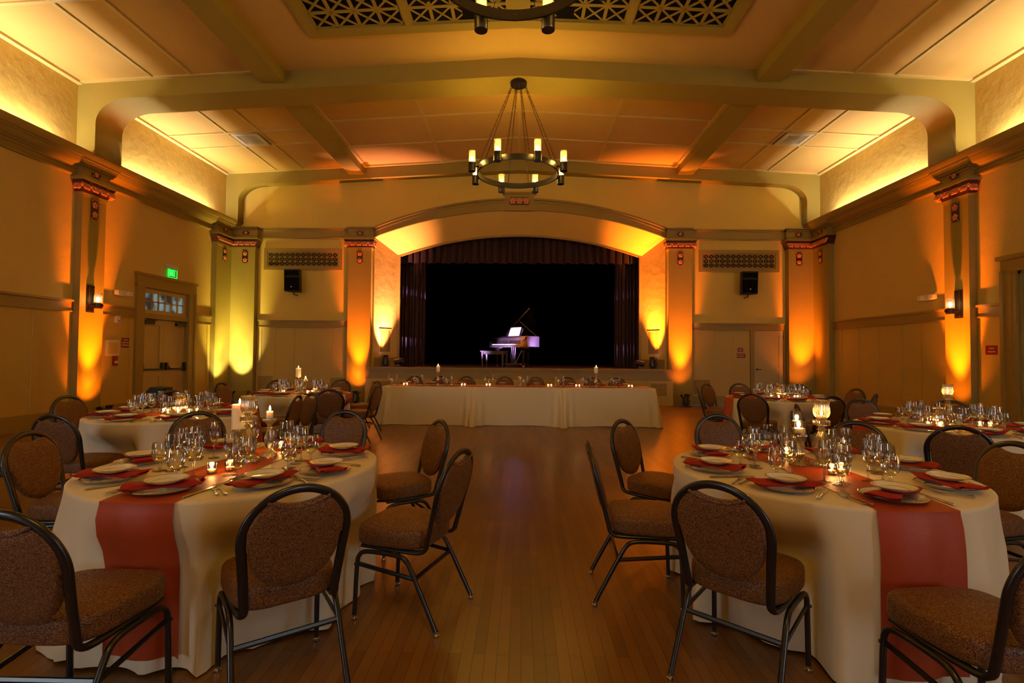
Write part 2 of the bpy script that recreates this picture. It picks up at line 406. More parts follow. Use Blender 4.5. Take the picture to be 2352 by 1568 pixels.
# rear wall behind the camera with three tall windows
RW = [(-8.4, -5.9, .9, 3.4), (5.9, 8.4, .9, 3.4)]
struct(wall_cells(MB(), 'y', -W, W, 0, 7.4, BACKY-.3, BACKY, RW).build('wall_rear', 'plaster', smooth=0))
for i, h in enumerate(RW):
    g = box('window_%d' % (i+1), 'window_light', h[0], h[1], BACKY-.22, BACKY-.2, h[2], h[3]); struct(g)
    fr = MB()
    for xx in (h[0], (h[0]+h[1])/2-.03, h[1]-.06): fr.box(xx, xx+.06, BACKY-.18, BACKY-.1, h[2], h[3])
    for zz in (h[2], h[2]+1.2, h[3]-.06): fr.box(h[0], h[1], BACKY-.175, BACKY-.105, zz, zz+.06)
    fr.build('window_frame', 'trim_paint', g, smooth=0)

# ceiling, gently pitched to the middle
cl = MB()
for s in (-1, 1):
    q = [(0, 7.20), (s*9.0, ceil_z(9.0)), (s*9.0, 7.5), (0, 7.6)]
    cl.prism(q, lambda a, b, h: (a, h, b), BACKY-.3, D+.3)
struct(cl.build('ceiling', 'ceiling_board', smooth=0))
# cross beams with curved haunches
def cross_beam(y0, y1, name):
    mb = MB(); prof = []
    for s in (-1, 1):
        bot = [(0, 6.84)]
        zb = lambda x: 6.84-.054*abs(x)
        bot += [(s*4.5, zb(4.5)), (s*7.65, zb(7.65))]
        cx, cz, rx, rz = 7.65, zb(7.65)-.50, .68, .50
        for k in range(1, 11):
            a = PI/2*(1-k/10); bot.append((s*(cx+rx*math.cos(a)), cz+rz*math.sin(a)))
        bot.append((s*8.33, 5.30)); bot.append((s*W, 5.30)); bot.append((s*W, 7.25)); bot.append((0, 7.25))
        # fan of quads between the bottom line and the ceiling
        for i in range(len(bot)-4):
            (xa, za), (xb, zb_) = bot[i], bot[i+1]
            for yy, rev in (((y0, 0), (y1, 1)) if abs(xb-xa) > 1e-6 else ()):
                mb.add([(xa, yy, za), (xb, yy, zb_), (xb, yy, 7.25), (xa, yy, 7.25)], [(0, 1, 2, 3) if (s > 0) != bool(rev) else (3, 2, 1, 0)])
            mb.add([(xa, y0, za), (xb, y0, zb_), (xb, y1, zb_), (xa, y1, za)], [(3, 2, 1, 0) if s > 0 else (0, 1, 2, 3)])
        xa = 8.33*s
        for yy in (y0, y1): mb.add([(xa, yy, 5.30), (s*W, yy, 5.30), (s*W, yy, 7.25), (xa, yy, 7.25)], [(0, 1, 2, 3)])
    o = mb.build(name, 'beam_paint', smooth=25, weld=True); struct(o); return o
cross_beam(9.62, 10.28, 'trim_5'); cross_beam(14.60, D+.02, 'trim_6'); cross_beam(4.67, 5.33, 'trim_7'); cross_beam(-0.3, 0.36, 'trim_8')
lb = MB()
for s in (-1, 1):
    for (y0, y1) in ((10.28, 14.60), (5.33, 9.62), (0.36, 4.67), (BACKY, -.3)): lb.box(s*4.58, s*5.04, y0, y1, 6.70, 7.15)
struct(lb.build('trim_9', 'beam_paint', smooth=0))
# battens on the ceiling boards
ct = MB()
def cbat(x0, x1, y0, y1, d=.022):
    ct.add([(x0, y0, ceil_z(x0)-d), (x1, y0, ceil_z(x1)-d), (x1, y1, ceil_z(x1)-d), (x0, y1, ceil_z(x0)-d), (x0, y0, ceil_z(x0)), (x1, y0, ceil_z(x1)), (x1, y1, ceil_z(x1)), (x0, y1, ceil_z(x0))],
           [(0, 3, 2, 1), (0, 1, 5, 4), (1, 2, 6, 5), (2, 3, 7, 6), (3, 0, 4, 7)])
for (y0, y1, cys) in ((10.28, 14.6, (12.05, 12.83)), (5.33, 9.62, (6.75, 7.45))):
    for s in (-1, 1):
        for x in (7.19, 6.40): cbat(s*x-.03, s*x+.03, y0, y1)
        for a, b_ in ((5.04, 6.37), (6.43, 7.16), (7.22, 8.62)):
            for y in cys: cbat(min(s*a, s*b_), max(s*a, s*b_), y-.03, y+.03)
        cbat(*sorted((s*8.60, s*W)), y0, y1, .05)
        for y in (y0, y1): cbat(*sorted((s*5.04, s*8.6)), *( (y, y+.07) if y == y0 else (y-.07, y) ), .03)
for s in (-1, 1):
    cbat(*sorted((s*2.24, s*2.31)), 10.28, 14.6)
    for y in (11.75, 13.2): cbat(*sorted((s*.04, s*2.24)), y-.03, y+.03); cbat(*sorted((s*2.31, s*4.58)), y-.03, y+.03)
    cbat(*sorted((s*4.5, s*4.58)), 10.28, 14.6, .05); cbat(*sorted((0, s*4.5)), 14.52, 14.6, .05)
cbat(-.035, 0, 10.28, 14.6); cbat(0, .035, 10.28, 14.6)
struct(ct.build('trim_10', 'batten', smooth=0))

# ------------------------------------------------------------------ lattice grilles
def lattice(mb, u0, u1, v0, v1, nu, nv, fn, t=.012, d0=0, d1=.02, star=True):
    """square cells crossed by X bars in the plane (u,v); fn(u,v,h)->xyz"""
    def bar(a, b_, w):
        du, dv = b_[0]-a[0], b_[1]-a[1]; L = math.hypot(du, dv); px, py = -dv/L*w/2, du/L*w/2
        mb.prism([(a[0]+px, a[1]+py), (a[0]-px, a[1]-py), (b_[0]-px, b_[1]-py), (b_[0]+px, b_[1]+py)], fn, d0, d1)
    for i in range(nu+1): bar((u0+(u1-u0)*i/nu, v0), (u0+(u1-u0)*i/nu, v1), t*1.6)
    for j in range(nv+1): bar((u0, v0+(v1-v0)*j/nv), (u1, v0+(v1-v0)*j/nv), t*1.6)
    for i in range(nu):
        for j in range(nv):
            a, b_ = u0+(u1-u0)*i/nu, u0+(u1-u0)*(i+1)/nu; c, d = v0+(v1-v0)*j/nv, v0+(v1-v0)*(j+1)/nv
            bar((a, c), (b_, d), t); bar((a, d), (b_, c), t)
def frame(mb, u0, u1, v0, v1, w, fn, d0, d1):
    for p in ([(u0, v0), (u1, v0), (u1, v0+w), (u0, v0+w)], [(u0, v1-w), (u1, v1-w), (u1, v1), (u0, v1)],
              [(u0, v0+w), (u0+w, v0+w), (u0+w, v1-w), (u0, v1-w)], [(u1-w, v0+w), (u1, v0+w), (u1, v1-w), (u1-w, v1-w)]):
        mb.prism(p, fn, d0, d1)
fb = lambda u, v, h: (u, D-h, v)
for s, side in ((-1, 'left'), (1, 'right')):
    c = s*6.48
    g = thing('wall_grille', 'rectangular lattice wall grille high on the back wall to the %s of the stage' % side, 'grille', (0, 0, 0), group='lattice grilles on the back wall')
    m1 = MB(); frame(m1, c-1.17, c+1.17, 3.91, 4.56, .10, fb, 0, .05); frame(m1, c-1.07, c+1.07, 4.01, 4.46, .03, fb, 0, .03); m1.build('frame', 'trim_paint', g, 0)
    m2 = MB(); lattice(m2, c-1.04, c+1.04, 4.04, 4.43, 13, 3, fb, .013, .008, .02); m2.build('lattice', 'trim_paint', g, 0)
    box('backing', 'dark', c-1.05, c+1.05, D-.006, D-.002, 4.03, 4.44, g)
g = thing('ceiling_grille', 'large lattice grille in the ceiling above the front chandelier', 'grille', (0, 0, 0))
fcz = lambda u, v, h: (u, v, min(ceil_z(u), 7.17)-h)
m1 = MB(); frame(m1, -3.66, 0, 5.9, 8.62, .20, fcz, -.06, .05); frame(m1, 0, 3.66, 5.9, 8.62, .20, fcz, -.06, .05)
for x in (-1.87, 1.87): m1.prism([(x-.06, 6.1), (x+.06, 6.1), (x+.06, 8.42), (x-.06, 8.42)], fcz, -.05, .06)
m1.v = [v for v in m1.v]
m1.build('frame', 'beam_paint', g, 0)
m2 = MB()
for (a, b_, k) in ((-3.46, -1.93, 4), (1.93, 3.46, 4)): lattice(m2, a, b_, 6.1, 8.42, k, 6, fcz, .035, -.01, .03)
lattice(m2, -1.81, 0, 6.1, 8.42, 5, 6, fcz, .035, -.01, .03); lattice(m2, 0, 1.81, 6.1, 8.42, 5, 6, fcz, .035, -.01, .03)
m2.build('lattice', 'beam_paint', g, 0)
bk_ = MB()
for s in (-1, 1): bk_.prism([(0, 6.05), (s*3.5, 6.05), (s*3.5, 8.45), (0, 8.45)], fcz, .002, .008)
bk_.build('backing', 'dark', g, 0)
for s in (-1, 1):
    for (yc, w_) in ((12.44, 'rear'), (7.1, 'front')):
        side = 'left' if s < 0 else 'right'; xc = s*6.795; zc = ceil_z(xc)
        v = thing('ceiling_vent', 'white square air vent in the %s ceiling bay on the %s' % (w_, side), 'vent', (xc, yc, zc-.01), group='air vents in the side ceilings')
        m1 = MB(); frame(m1, -.34, .34, -.34, .34, .10, lambda u, v, h: (u, v, -h-.054*0*u), 0, .03); m1.build('frame', 'white_metal', v, 0)
        m2 = MB()
        for k in range(9): m2.box(-.24, .24, -.22+k*.055, -.20+k*.055, -.02, .0)
        m2.build('louvres', 'white_metal', v, 0); box('backing', 'dark', -.24, .24, -.24, .24, -.004, .002, v)

# ------------------------------------------------------------------ cornice, rails, baseboards, wainscot
def cornice(mb, s, y0, y1, off):
    prof = [(0, 4.86), (.06, 4.86), (.07, 4.885), (.04, 4.90), (.045, 4.915), (.03, 4.93), (.03, 5.0), (.055, 5.0), (.06, 5.035), (.11, 5.05), (.12, 5.065), (.17, 5.075), (.21, 5.105), (.235, 5.16), (.26, 5.165), (.265, 5.19), (.30, 5.20), (.325, 5.25), (.335, 5.31), (.335, 5.335), (.30, 5.335), (.29, 5.24), (.20, 5.13), (.05, 5.09), (0, 5.09)]
    P = [(s*(W-off-a), z) for a, z in prof]
    m = len(P); vs = [(x, y0, z) for x, z in P]+[(x, y1, z) for x, z in P]
    mb.add(vs, [(i, i+1, i+1+m, i+m) for i in range(m-1)]+[tuple(range(m)), tuple(range(2*m-1, m-1, -1))])
for s, nm in ((-1, 'trim_11'), (1, 'trim_12')):
    mb = MB()
    cornice(mb, s, -.9, D, 0)
    for y0, y1 in ((4.66, 5.28), (9.61, 10.21), (13.96, D)):
        mb.box(s*(W-.155), s*W, y0, y1, 4.86, 5.07); mb.box(s*(W-.175), s*W, y0-.02, y1+.02, 5.02, 5.045)
        for o_, za_, zb_ in ((.20, 5.06, 5.09), (.235, 5.09, 5.12), (.27, 5.12, 5.16), (.30, 5.16, 5.20)): mb.box(s*(W-o_), s*W, y0-(o_-.155), y1+(o_-.155), za_, zb_)
    struct(mb.build(nm, 'trim_paint', smooth=30))
bc = MB()      # frieze across the back wall
for s in (-1, 1):
    for a, b_, off in ((5.05, 7.83, 0), (4.33, 5.09, .15), (7.79, 8.55, .15)):
        x0, x1 = sorted((s*a, s*b_)); y = D-off
        bc.box(x0, x1, y-.03, D, 4.86, 5.17); bc.box(x0, x1, y-.06, D, 4.86, 4.885); bc.box(x0, x1, y-.045, D, 4.90, 4.915)
        bc.box(x0, x1, y-.06, D, 5.09, 5.12); bc.box(x0, x1, y-.09, D, 5.13, 5.17)
struct(bc.build('trim_13', 'trim_paint', smooth=0))
rl = MB(); bs = MB(); wp = MB(); wb = MB()
def run_side(s, y0, y1, bats=(), step=.0):
    a, b_ = s*W, s*(W-1)
    f = lambda d: s*(W-d)
    rl.box(a, f(.035), y0, y1, 2.20, 2.39); rl.box(a, f(.075), y0, y1, 2.385, 2.425); rl.box(a, f(.05), y0, y1, 2.185, 2.21)
    bs.box(a, f(.03), y0, y1, 0, .26); bs.box(a, f(.02), y0, y1, .26, .285)
    wp.box(a, f(.008), y0, y1, .28, 2.19)
    for y in bats: wb.box(a, f(.022), y-.06, y+.06, .28, 2.19)
def run_back(x0, x1, bats=()):
    rl.box(x0, x1, D-.035, D, 2.20, 2.37); rl.box(x0, x1, D-.07, D, 2.365, 2.40); rl.box(x0, x1, D-.05, D, 2.185, 2.21)
    bs.box(x0, x1, D-.03, D, 0, .26); wp.box(x0, x1, D-.008, D, .26, 2.19)
    for x in bats: wb.box(x-.05, x+.05, D-.02, D, .26, 2.19)
run_side(1, 10.24, 13.97, (13.7, 13.03, 12.32, 11.6, 11.03, 10.45)); run_side(1, 9.08, 9.60); run_side(1, 0, 6.75, [.5+.7*k for k in range(9)])
run_side(-1, 10.24, 11.25, (10.32, 11.14)); run_side(-1, 13.25, 13.97, (13.35, 13.9)); run_side(-1, 0, 9.60, [.5+.7*k for k in range(13)])
run_back(-7.81, -5.07, (-7.74, -7.33, -6.75, -6.17, -5.6, -5.15)); run_back(5.07, 6.78, (5.14, 5.81, 6.36)); 
rl.box(6.78, 7.81, D-.035, D, 2.20, 2.37); rl.box(6.78, 7.81, D-.07, D, 2.365, 2.40)
bs.box(6.80, 6.90, D-.04, D, 0, 2.2, 0)
struct(rl.build('trim_14', 'trim_paint', smooth=0)); struct(bs.build('baseboard_side', 'trim_paint', smooth=0))
struct(wp.build('trim_15', 'panel_paint', smooth=0)); struct(wb.build('trim_16', 'panel_paint', smooth=0))

# ------------------------------------------------------------------ pilasters with flowered capitals
def flower(mb, c, r, mi=0):
    """rosette in the local plane facing -Y"""
    for k in range(5):
        a = 2*PI*k/5+.3
        mb.sphere((c[0]+.55*r*math.cos(a), c[1], c[2]+.55*r*math.sin(a)), .42*r, .22*r, .42*r, 8, 5, mi)
    mb.sphere((c[0], c[1]-.1*r, c[2]), .26*r, .25*r, .26*r, 8, 5, mi)
def leafbits(mb, c, r, mi=0):
    for sx in (-1, 1):
        mb.add([(c[0]+sx*r, c[1], c[2]+r*.9), (c[0]+sx*r*.4, c[1], c[2]+r*.9), (c[0]+sx*r*.7, c[1]-.01, c[2]+r*.45)], [(0, 1, 2), (2, 1, 0)], mi)
def tile_panel(w, h, nf, parent, loc, rz=0):
    mb = MB(); mb.box(-w/2, w/2, -.012, 0, -h/2, h/2, 0)
    r = min(w, h/nf if h > w else h)/2*.86
    for k in range(nf):
        cx_, cz_ = (0, -h/2+h*(k+.5)/nf) if h > w else (-w/2+w*(k+.5)/nf, 0)
        flower(mb, (cx_, -.014, cz_), r, 1)
    for sx in (-1, 1):
        for sz in (-1, 1): mb.sphere((sx*(w/2-.018), -.012, sz*(h/2-.018)), .016, .008, .016, 6, 4, 1)
    o = mb.build('flower_tile', ['tile_dark', 'tile_flower'], parent, 50); o.location = loc; o.rotation_euler = (0, 0, rz); return o
def pilaster_parts(root, w, proud, tiles=True, cw=.11):
    """local: wall plane at y=0, the pilaster stands towards -Y; centred on x=0"""
    MB().box(-w/2, w/2, -proud, 0, 0, 4.50).build('shaft', 'beam_paint', root, 0)
    m = MB(); m.box(-w/2-.02, w/2+.02, -proud-.025, 0, 0, .26); m.box(-w/2-.01, w/2+.01, -proud-.012, 0, .26, .29); m.build('plinth', 'beam_paint', root, 0)
    cp_ = MB()
    z0, z1 = 4.56, 4.78
    b0, b1 = w/2+.015, w/2+cw; d0, d1 = proud+.015, proud+cw
    def ring(hw, dp, z): return [(-hw, 0, z), (-hw, -dp, z), (hw, -dp, z), (hw, 0, z)]
    vs = ring(b0, d0, z0)+ring(b0+.05, d0+.05, z0+.12)+ring(b1, d1, z1)
    cp_.add(vs, [(0, 1, 5, 4), (1, 2, 6, 5), (2, 3, 7, 6), (4, 5, 9, 8), (5, 6, 10, 9), (6, 7, 11, 10)], 0)
    cp_.add(ring(b0+.012, d0+.012, 4.53)+ring(b0+.012, d0+.012, z0), [(0, 1, 5, 4), (1, 2, 6, 5), (2, 3, 7, 6), (3, 2, 1, 0), (4, 5, 6, 7)], 1)
    cp_.box(-w/2-.01, w/2+.01, -proud-.01, 0, 4.49, 4.54, 1)
    cp_.box(-b1-.015, b1+.015, -d1-.015, 0, z1, z1+.035, 1); cp_.box(-b1+.02, b1-.02, -d1+.02, 0, z1+.035, 4.87, 1)
    nf = max(3, round((2*b1)/.185)); r = .108
    for k in range(nf):
        cp_.T = Matrix.Translation((-b1+.09+(2*b1-.18)*k/(nf-1), -(d0+d1)/2-.02, (z0+z1)/2+.005)) @ Matrix.Rotation(-.42, 4, 'X')
        flower(cp_, (0, 0, 0), r, 2); leafbits(cp_, (0, 0, 0), .085, 2)
    for s in (-1, 1):
        cp_.T = Matrix.Translation((s*((b0+b1)/2+.02), -d1*.5, (z0+z1)/2)) @ Matrix.Rotation(s*PI/2, 4, 'Z') @ Matrix.Rotation(-.42, 4, 'X')
        flower(cp_, (0, 0, 0), r, 2)
    cp_.T = None
    cp_.build('capital', ['tile_dark', 'beam_paint', 'tile_flower'], root, 50)
    if tiles:
        tile_panel(.17, .38, 2, root, (0, -proud, 4.27)); tile_panel(.20, .13, 1, root, (0, -proud-.012-.0, 4.985))
    return root
PIL = [((-W, 9.91, 0), PI/2, .56, .15, 'left wall'), ((W, 9.91, 0), -PI/2, .56, .15, 'right wall'),
       ((-W, 4.97, 0), PI/2, .56, .15, ''), ((W, 4.97, 0), -PI/2, .56, .15, ''),
       ((-4.71, D, 0), 0, .68, .20, 'stage left'), ((4.71, D, 0), 0, .68, .20, 'stage right')]
lab = {'left wall': 'square pilaster with flowered capital on the left wall, carrying a wall lamp', 'right wall': 'square pilaster with flowered capital on the right wall, carrying a wall lamp',
       'stage left': 'square pilaster with flowered capital at the left side of the stage arch', 'stage right': 'square pilaster with flowered capital at the right side of the stage arch'}
for loc, rz, w_, pr, k in PIL:
    if not k: continue
    r_ = thing('pilaster', lab[k], 'pilaster', loc, rz, 'pilasters with flowered capitals'); pilaster_parts(r_, w_, pr)
for s, side in ((-1, 'left'), (1, 'right')):
    r_ = thing('pilaster', 'corner pilaster with two flowered tile columns in the back %s corner' % side, 'pilaster', (0, 0, 0), 0, 'pilasters with flowered capitals')
    m = MB(); m.box(s*7.84, s*8.56, D-.20, D, 0, 4.5); m.box(s*8.55, s*W, 13.98, D, 0, 4.5); m.build('shaft', 'beam_paint', r_, 0)
    m = MB(); m.box(s*7.82, s*8.5, D-.225, D, 0, .28); m.box(s*8.52, s*W, 13.96, D-.2, 0, .28); m.build('plinth', 'beam_paint', r_, 0)
    m = MB()
    # flared capital following the inner corner
    def path(o): return [(s*(7.84-o), D), (s*(7.84-o), D-.20-o), (s*(8.55-o), D-.20-o), (s*(8.55-o), 13.98-o), (s*W, 13.98-o)]
    for (o0, z0, o1, z1, mi) in ((.015, 4.49, .015, 4.56, 1), (.015, 4.56, .06, 4.68, 0), (.06, 4.68, .11, 4.78, 0), (.125, 4.78, .125, 4.815, 1), (.09, 4.815, .09, 4.87, 1)):
        a, b_ = path(o0), path(o1)
        for i in range(4): m.add([(*a[i], z0), (*a[i+1], z0), (*b_[i+1], z1), (*b_[i], z1)], [(0, 1, 2, 3)], mi)
        if mi: m.box(s*(7.84-o1), s*8.56, D-.2-o1, D, z1-.004, z1, 1); m.box(s*(8.55-o1), s*W, 13.98-o1, D, z1-.004, z1, 1)
        if mi: m.box(s*(7.84-o1), s*8.56, D-.2-o1, D, z0, z0+.003, 1); m.box(s*(8.55-o1), s*W, 13.98-o1, D, z0, z0+.003, 1)
    for k in range(4):
        m.T = Matrix.Translation((s*(7.86+.17*k), D-.20-.08, 4.67)) @ Matrix.Rotation(-.42, 4, 'X'); flower(m, (0, 0, 0), .105, 2)
    for k in range(5):
        m.T = Matrix.Translation((s*(8.55-.08), 13.98+.15*k, 4.67)) @ Matrix.Rotation(-s*PI/2, 4, 'Z') @ Matrix.Rotation(-.42, 4, 'X'); flower(m, (0, 0, 0), .105, 2)
    m.T = None; m.build('capital', ['tile_dark', 'beam_paint', 'tile_flower'], r_, 50)
    tile_panel(.17, .38, 2, r_, (s*8.14, D-.20, 4.27)); tile_panel(.20, .13, 1, r_, (s*8.14, D-.18, 4.985))
    tile_panel(.17, .38, 2, r_, (s*8.55, 14.35, 4.27), -s*PI/2); tile_panel(.20, .13, 1, r_, (s*8.54, 14.35, 4.985), -s*PI/2)
kt = tile_panel(.60, .24, 3, None, (0, D-.10, 5.98)); kt.name = 'flower_tile'; tag(kt, 'wide red flowered tile on the keystone above the stage arch', 'tile')

# ------------------------------------------------------------------ stage
st = MB(); SY = 14.55
st.box(-4.45, 4.45, SY, D+.02, 0, .99); st.box(-4.48, 4.48, SY-.07, D+.02, .985, 1.03); st.box(-4.46, 4.46, SY-.045, SY, .95, .985); st.box(-4.46, 4.46, SY-.02, SY, .925, .95)
struct(st.build('trim_17', 'trim_paint', smooth=0))
stp = MB(); stp.box(-4.45, 4.45, SY-.01, SY, .0, .70)
for a, b_ in ((-3.45, -2.35), (-2.2, -.8), (-.65, .75), (.9, 2.1), (2.25, 3.45)):
    frame(stp, a, b_, .30, .62, .07, lambda u, v, h: (u, SY-h, v), .01, .025)
stp.box(-4.45, 4.45, SY-.025, SY, .66, .70); stp.box(-4.45, 4.45, SY-.03, SY, 0, .22)
struct(stp.build('trim_18', 'panel_paint', smooth=0))
struct(MB().box(-4.5, 4.5, D-.2, 22, .93, 1.028).build('trim_19', 'stage_wood', smooth=0))
sb = MB()
sb.box(-5.6, 5.6, 21.5, 21.7, .9, 8); sb.box(-5.7, -5.6, YI+.1, 21.6, .9, 8); sb.box(5.6, 5.7, YI+.1, 21.6, .9, 8); sb.box(-5.7, 5.7, YI+.1, 21.6, 7.4, 7.5)
sb.box(-5.7, -INN[0]-.02, YI+.1, YI+.14, .9, 7.5); sb.box(INN[0]+.02, 5.7, YI+.1, YI+.14, .9, 7.5); sb.box(-INN[0]-.1, INN[0]+.1, YI+.1, YI+.14, 5.3, 7.5)
struct(sb.build('wall_stage', 'stage_black', smooth=0))
def drape(name, x0, x1, z0, z1, y, amp, folds, mat, seed, scallop=0):
    rnd = random.Random(seed); ph = [rnd.uniform(0, 6.28) for _ in range(4)]
    mb = MB(); nu = folds*10
    def fn(u, v):
        x = x0+(x1-x0)*u; a = u*folds*2*PI
        off = amp*(math.sin(a+.6*math.sin(a*.31+ph[0]))+.35*math.sin(a*2.1+ph[1]))*(.55+.45*v)
        zb = z0 + scallop*(math.sin(a*.5+ph[2])*.4+.3*math.sin(a+ph[3]))
        return (x+.3*amp*math.cos(a), y+off, z1+(zb-z1)*v)
    mb.grid(fn, nu+1, 14); mb.build
    return mb.build(name, mat, None, 180)
o = drape('valance_curtain', -3.95, 3.95, 4.36, 5.6, 16.15, .06, 34, 'curtain_red', 3, .03); tag(o, 'dark red pleated valance hanging across the top of the stage', 'curtain')
o = drape('stage_curtain', -4.15, -3.12, 1.04, 5.6, 16.55, .07, 9, 'curtain_red', 4); tag(o, 'dark red stage curtain at the left side of the stage', 'curtain', 'side curtains')
o = drape('stage_curtain', 3.12, 4.15, 1.04, 5.6, 16.55, .07, 9, 'curtain_red', 5); tag(o, 'dark red stage curtain at the right side of the stage', 'curtain', 'side curtains')
o = drape('backdrop_curtain', -5.5, 5.5, 1.035, 6.6, 20.8, .05, 30, 'stage_black', 6); tag(o, 'black backdrop curtain behind the piano at the rear of the stage', 'curtain')
# perforated vents
def vent(x0, x1, z0, z1, y, label, nx=12, nz=12):
    v = thing('floor_vent', label, 'vent', ((x0+x1)/2, y, z0), group='low wall vents')
    w_, h_ = x1-x0, z1-z0
    f = lambda u, vv, h: (u, -h, vv)
    m1 = MB(); frame(m1, -w_/2, w_/2, 0, h_, .03, f, 0, .014); m1.build('frame', 'panel_paint', v, 0)
    m2 = MB()
    for i in range(nx+1): xx = -w_/2+.03+(w_-.06)*i/nx; m2.box(xx-.007, xx+.007, -.008, -.002, .03, h_-.03)
    for i in range(nz+1): zz = .03+(h_-.06)*i/nz; m2.box(-w_/2+.03, w_/2-.03, -.010, -.003, zz-.007, zz+.007)
    m2.build('mesh_screen', 'panel_paint', v, 0); box('backing', 'dark', -w_/2+.02, w_/2-.02, -.0015, 0, .02, h_-.02, v)
vent(-7.80, -7.30, .27, .76, D-.022, 'square metal vent low on the back wall beside the left corner pilaster')
vent(-5.62, -5.10, .27, .72, D-.022, 'square metal vent low on the back wall left of the stage pilaster')
vent(5.12, 5.66, .28, .76, D-.022, 'square metal vent low on the back wall right of the stage pilaster')
vent(-4.28, -3.68, .24, .66, SY-.012, 'square metal vent at the left end of the stage front')
vent(3.78, 4.30, .24, .66, SY-.012, 'square metal vent at the right end of the stage front')
for s, side in ((-1, 'left'), (1, 'right')):       # tall grilles in the splayed jambs
    t0, t1 = .22, .70; p0, p1 = jamb(s, t0, .006), jamb(s, t1, .006)
    L_ = math.hypot(p1[0]-p0[0], p1[1]-p0[1]); ang = math.atan2(p1[1]-p0[1], p1[0]-p0[0])
    if s > 0: p0, p1 = p1, p0; ang = math.atan2(p1[1]-p0[1], p1[0]-p0[0])
    g = thing('speaker_grille', 'tall brown louvred grille in the %s jamb of the stage arch' % side, 'grille', (p0[0], p0[1], 1.44), ang, 'grilles beside the stage')
    f = lambda u, v, h: (u, -h, v)
    m1 = MB(); frame(m1, 0, L_, 0, .74, .035, f, 0, .007); m1.build('frame', 'plaster_fine', g, 0)
    m2 = MB(); m2.box(.03, L_-.03, -.006, 0, .03, .71)
    for k in range(30): m2.box(.035, L_-.035, -.011, -.006, .04+k*.0225, .05+k*.0225)
    for k in (1, 2): m2.box(L_*k/3-.004, L_*k/3+.004, -.014, -.006, .035, .705)
    m2.build('louvres', 'trim_paint', g, 0)

# ------------------------------------------------------------------ doors
def panel_leaf(root, u0, u1, z0, z1, f, name='door_leaf', split=.95, two=True):
    mb = MB(); mb.prism([(u0, z0), (u1, z0), (u1, z1), (u0, z1)], f, -.02, .0)
    zs = [(z0+.24, z0+split-.1), (z0+split+.1, z1-.14)] if two else [(z0+.24, z1-.14)]
    us = (u0+.12, u1-.12)
    segs = [(z0, zs[0][0])]+([(zs[0][1], zs[1][0])] if two else [])+[(zs[-1][1], z1)]
    for a, b_ in segs: mb.prism([(u0, a), (u1, a), (u1, b_), (u0, b_)], f, 0, .018)
    for a, b_ in zs:
        for q in ((u0, us[0]), (us[1], u1)): mb.prism([(q[0], a), (q[1], a), (q[1], b_), (q[0], b_)], f, 0, .018)
    return mb.build(name, 'door_paint', root, 0)
# left double door with transom
dr = bpy.data.objects.new('door_1', None); COL.objects.link(dr); struct(dr, 'cream double door with black panic bars and a paned transom under the exit sign'); dr.location = (-W, 12.25, 0); dr.rotation_euler = (0, 0, PI/2)
f = lambda u, v, h: (u, -h, v)      # local: wall plane y=0, room towards -Y, u grows to +y of the world... 
m1 = MB(); hw = .78
for s in (-1, 1): m1.box(s*hw, s*(hw+.24), -.05, .0, 0, 2.96); m1.box(s*(hw+.20), s*(hw+.26), -.07, 0, 0, 2.96); m1.box(s*(hw-.02), s*hw, -.0, .2, 0, 2.93)
m1.box(-hw-.26, hw+.26, -.055, 0, 2.93, 3.20); m1.box(-hw-.29, hw+.29, -.09, 0, 3.19, 3.25); m1.box(-hw, hw, -.02, .12, 2.21, 2.33); m1.box(-hw, hw, 0, .2, 2.91, 2.95)
m1.build('casing', 'trim_paint', dr, 0)
fr_ = lambda u, v, h: (u, .08-h, v)
for s in (-1, 1):
    lf = panel_leaf(dr, min(0, s*.757)+(.003 if s > 0 else 0), max(0, s*.757)-(.003 if s < 0 else 0), .01, 2.20, fr_, split=.92)
    m2 = MB(); m2.box(s*.10, s*.75, .0, .03, 1.0-.018, 1.0+.018)
    m2.box(s*.03, s*.10, -.01, .06, .98, 1.16); m2.box(s*.70, s*.77, 0, .06, .94, 1.16)
    if s > 0: m2.add([(.10, .0, 1.10), (.10, .0, .98), (.24, .0, .985), (.10, .03, 1.10), (.10, .03, .98), (.24, .03, .985)], [(0, 1, 2), (5, 4, 3), (0, 2, 5, 3), (1, 0, 3, 4), (2, 1, 4, 5)])
    m2.build('panic_bar', 'black_metal', lf, 0)
    m2 = MB(); m2.box(s*.55-.16, s*.55+.16, -.01, .06, 2.08, 2.17); m2.box(s*.55-.05, s*.55+.25*1, .0, .02, 2.17, 2.19); m2.build('door_closer', 'black_metal', lf, 0)
tf = MB(); frame(tf, -hw+.02, hw-.02, 2.33, 2.91, .09, fr_, 0, .05)
for k in range(1, 6): x = -hw+.11+(2*hw-.22)*k/6; tf.box(x-.015, x+.015, .035, .07, 2.42, 2.82)
tf.box(-hw+.1, hw-.1, .035, .07, 2.605, 2.635); tf.build('transom_frame', 'door_paint', dr, 0)
box('transom_glass', 'pane_glow', -hw+.1, hw-.1, .08, .085, 2.40, 2.84, dr)
box('door_back', 'dark', -hw, hw, .18, .2, 0, 2.93, dr)
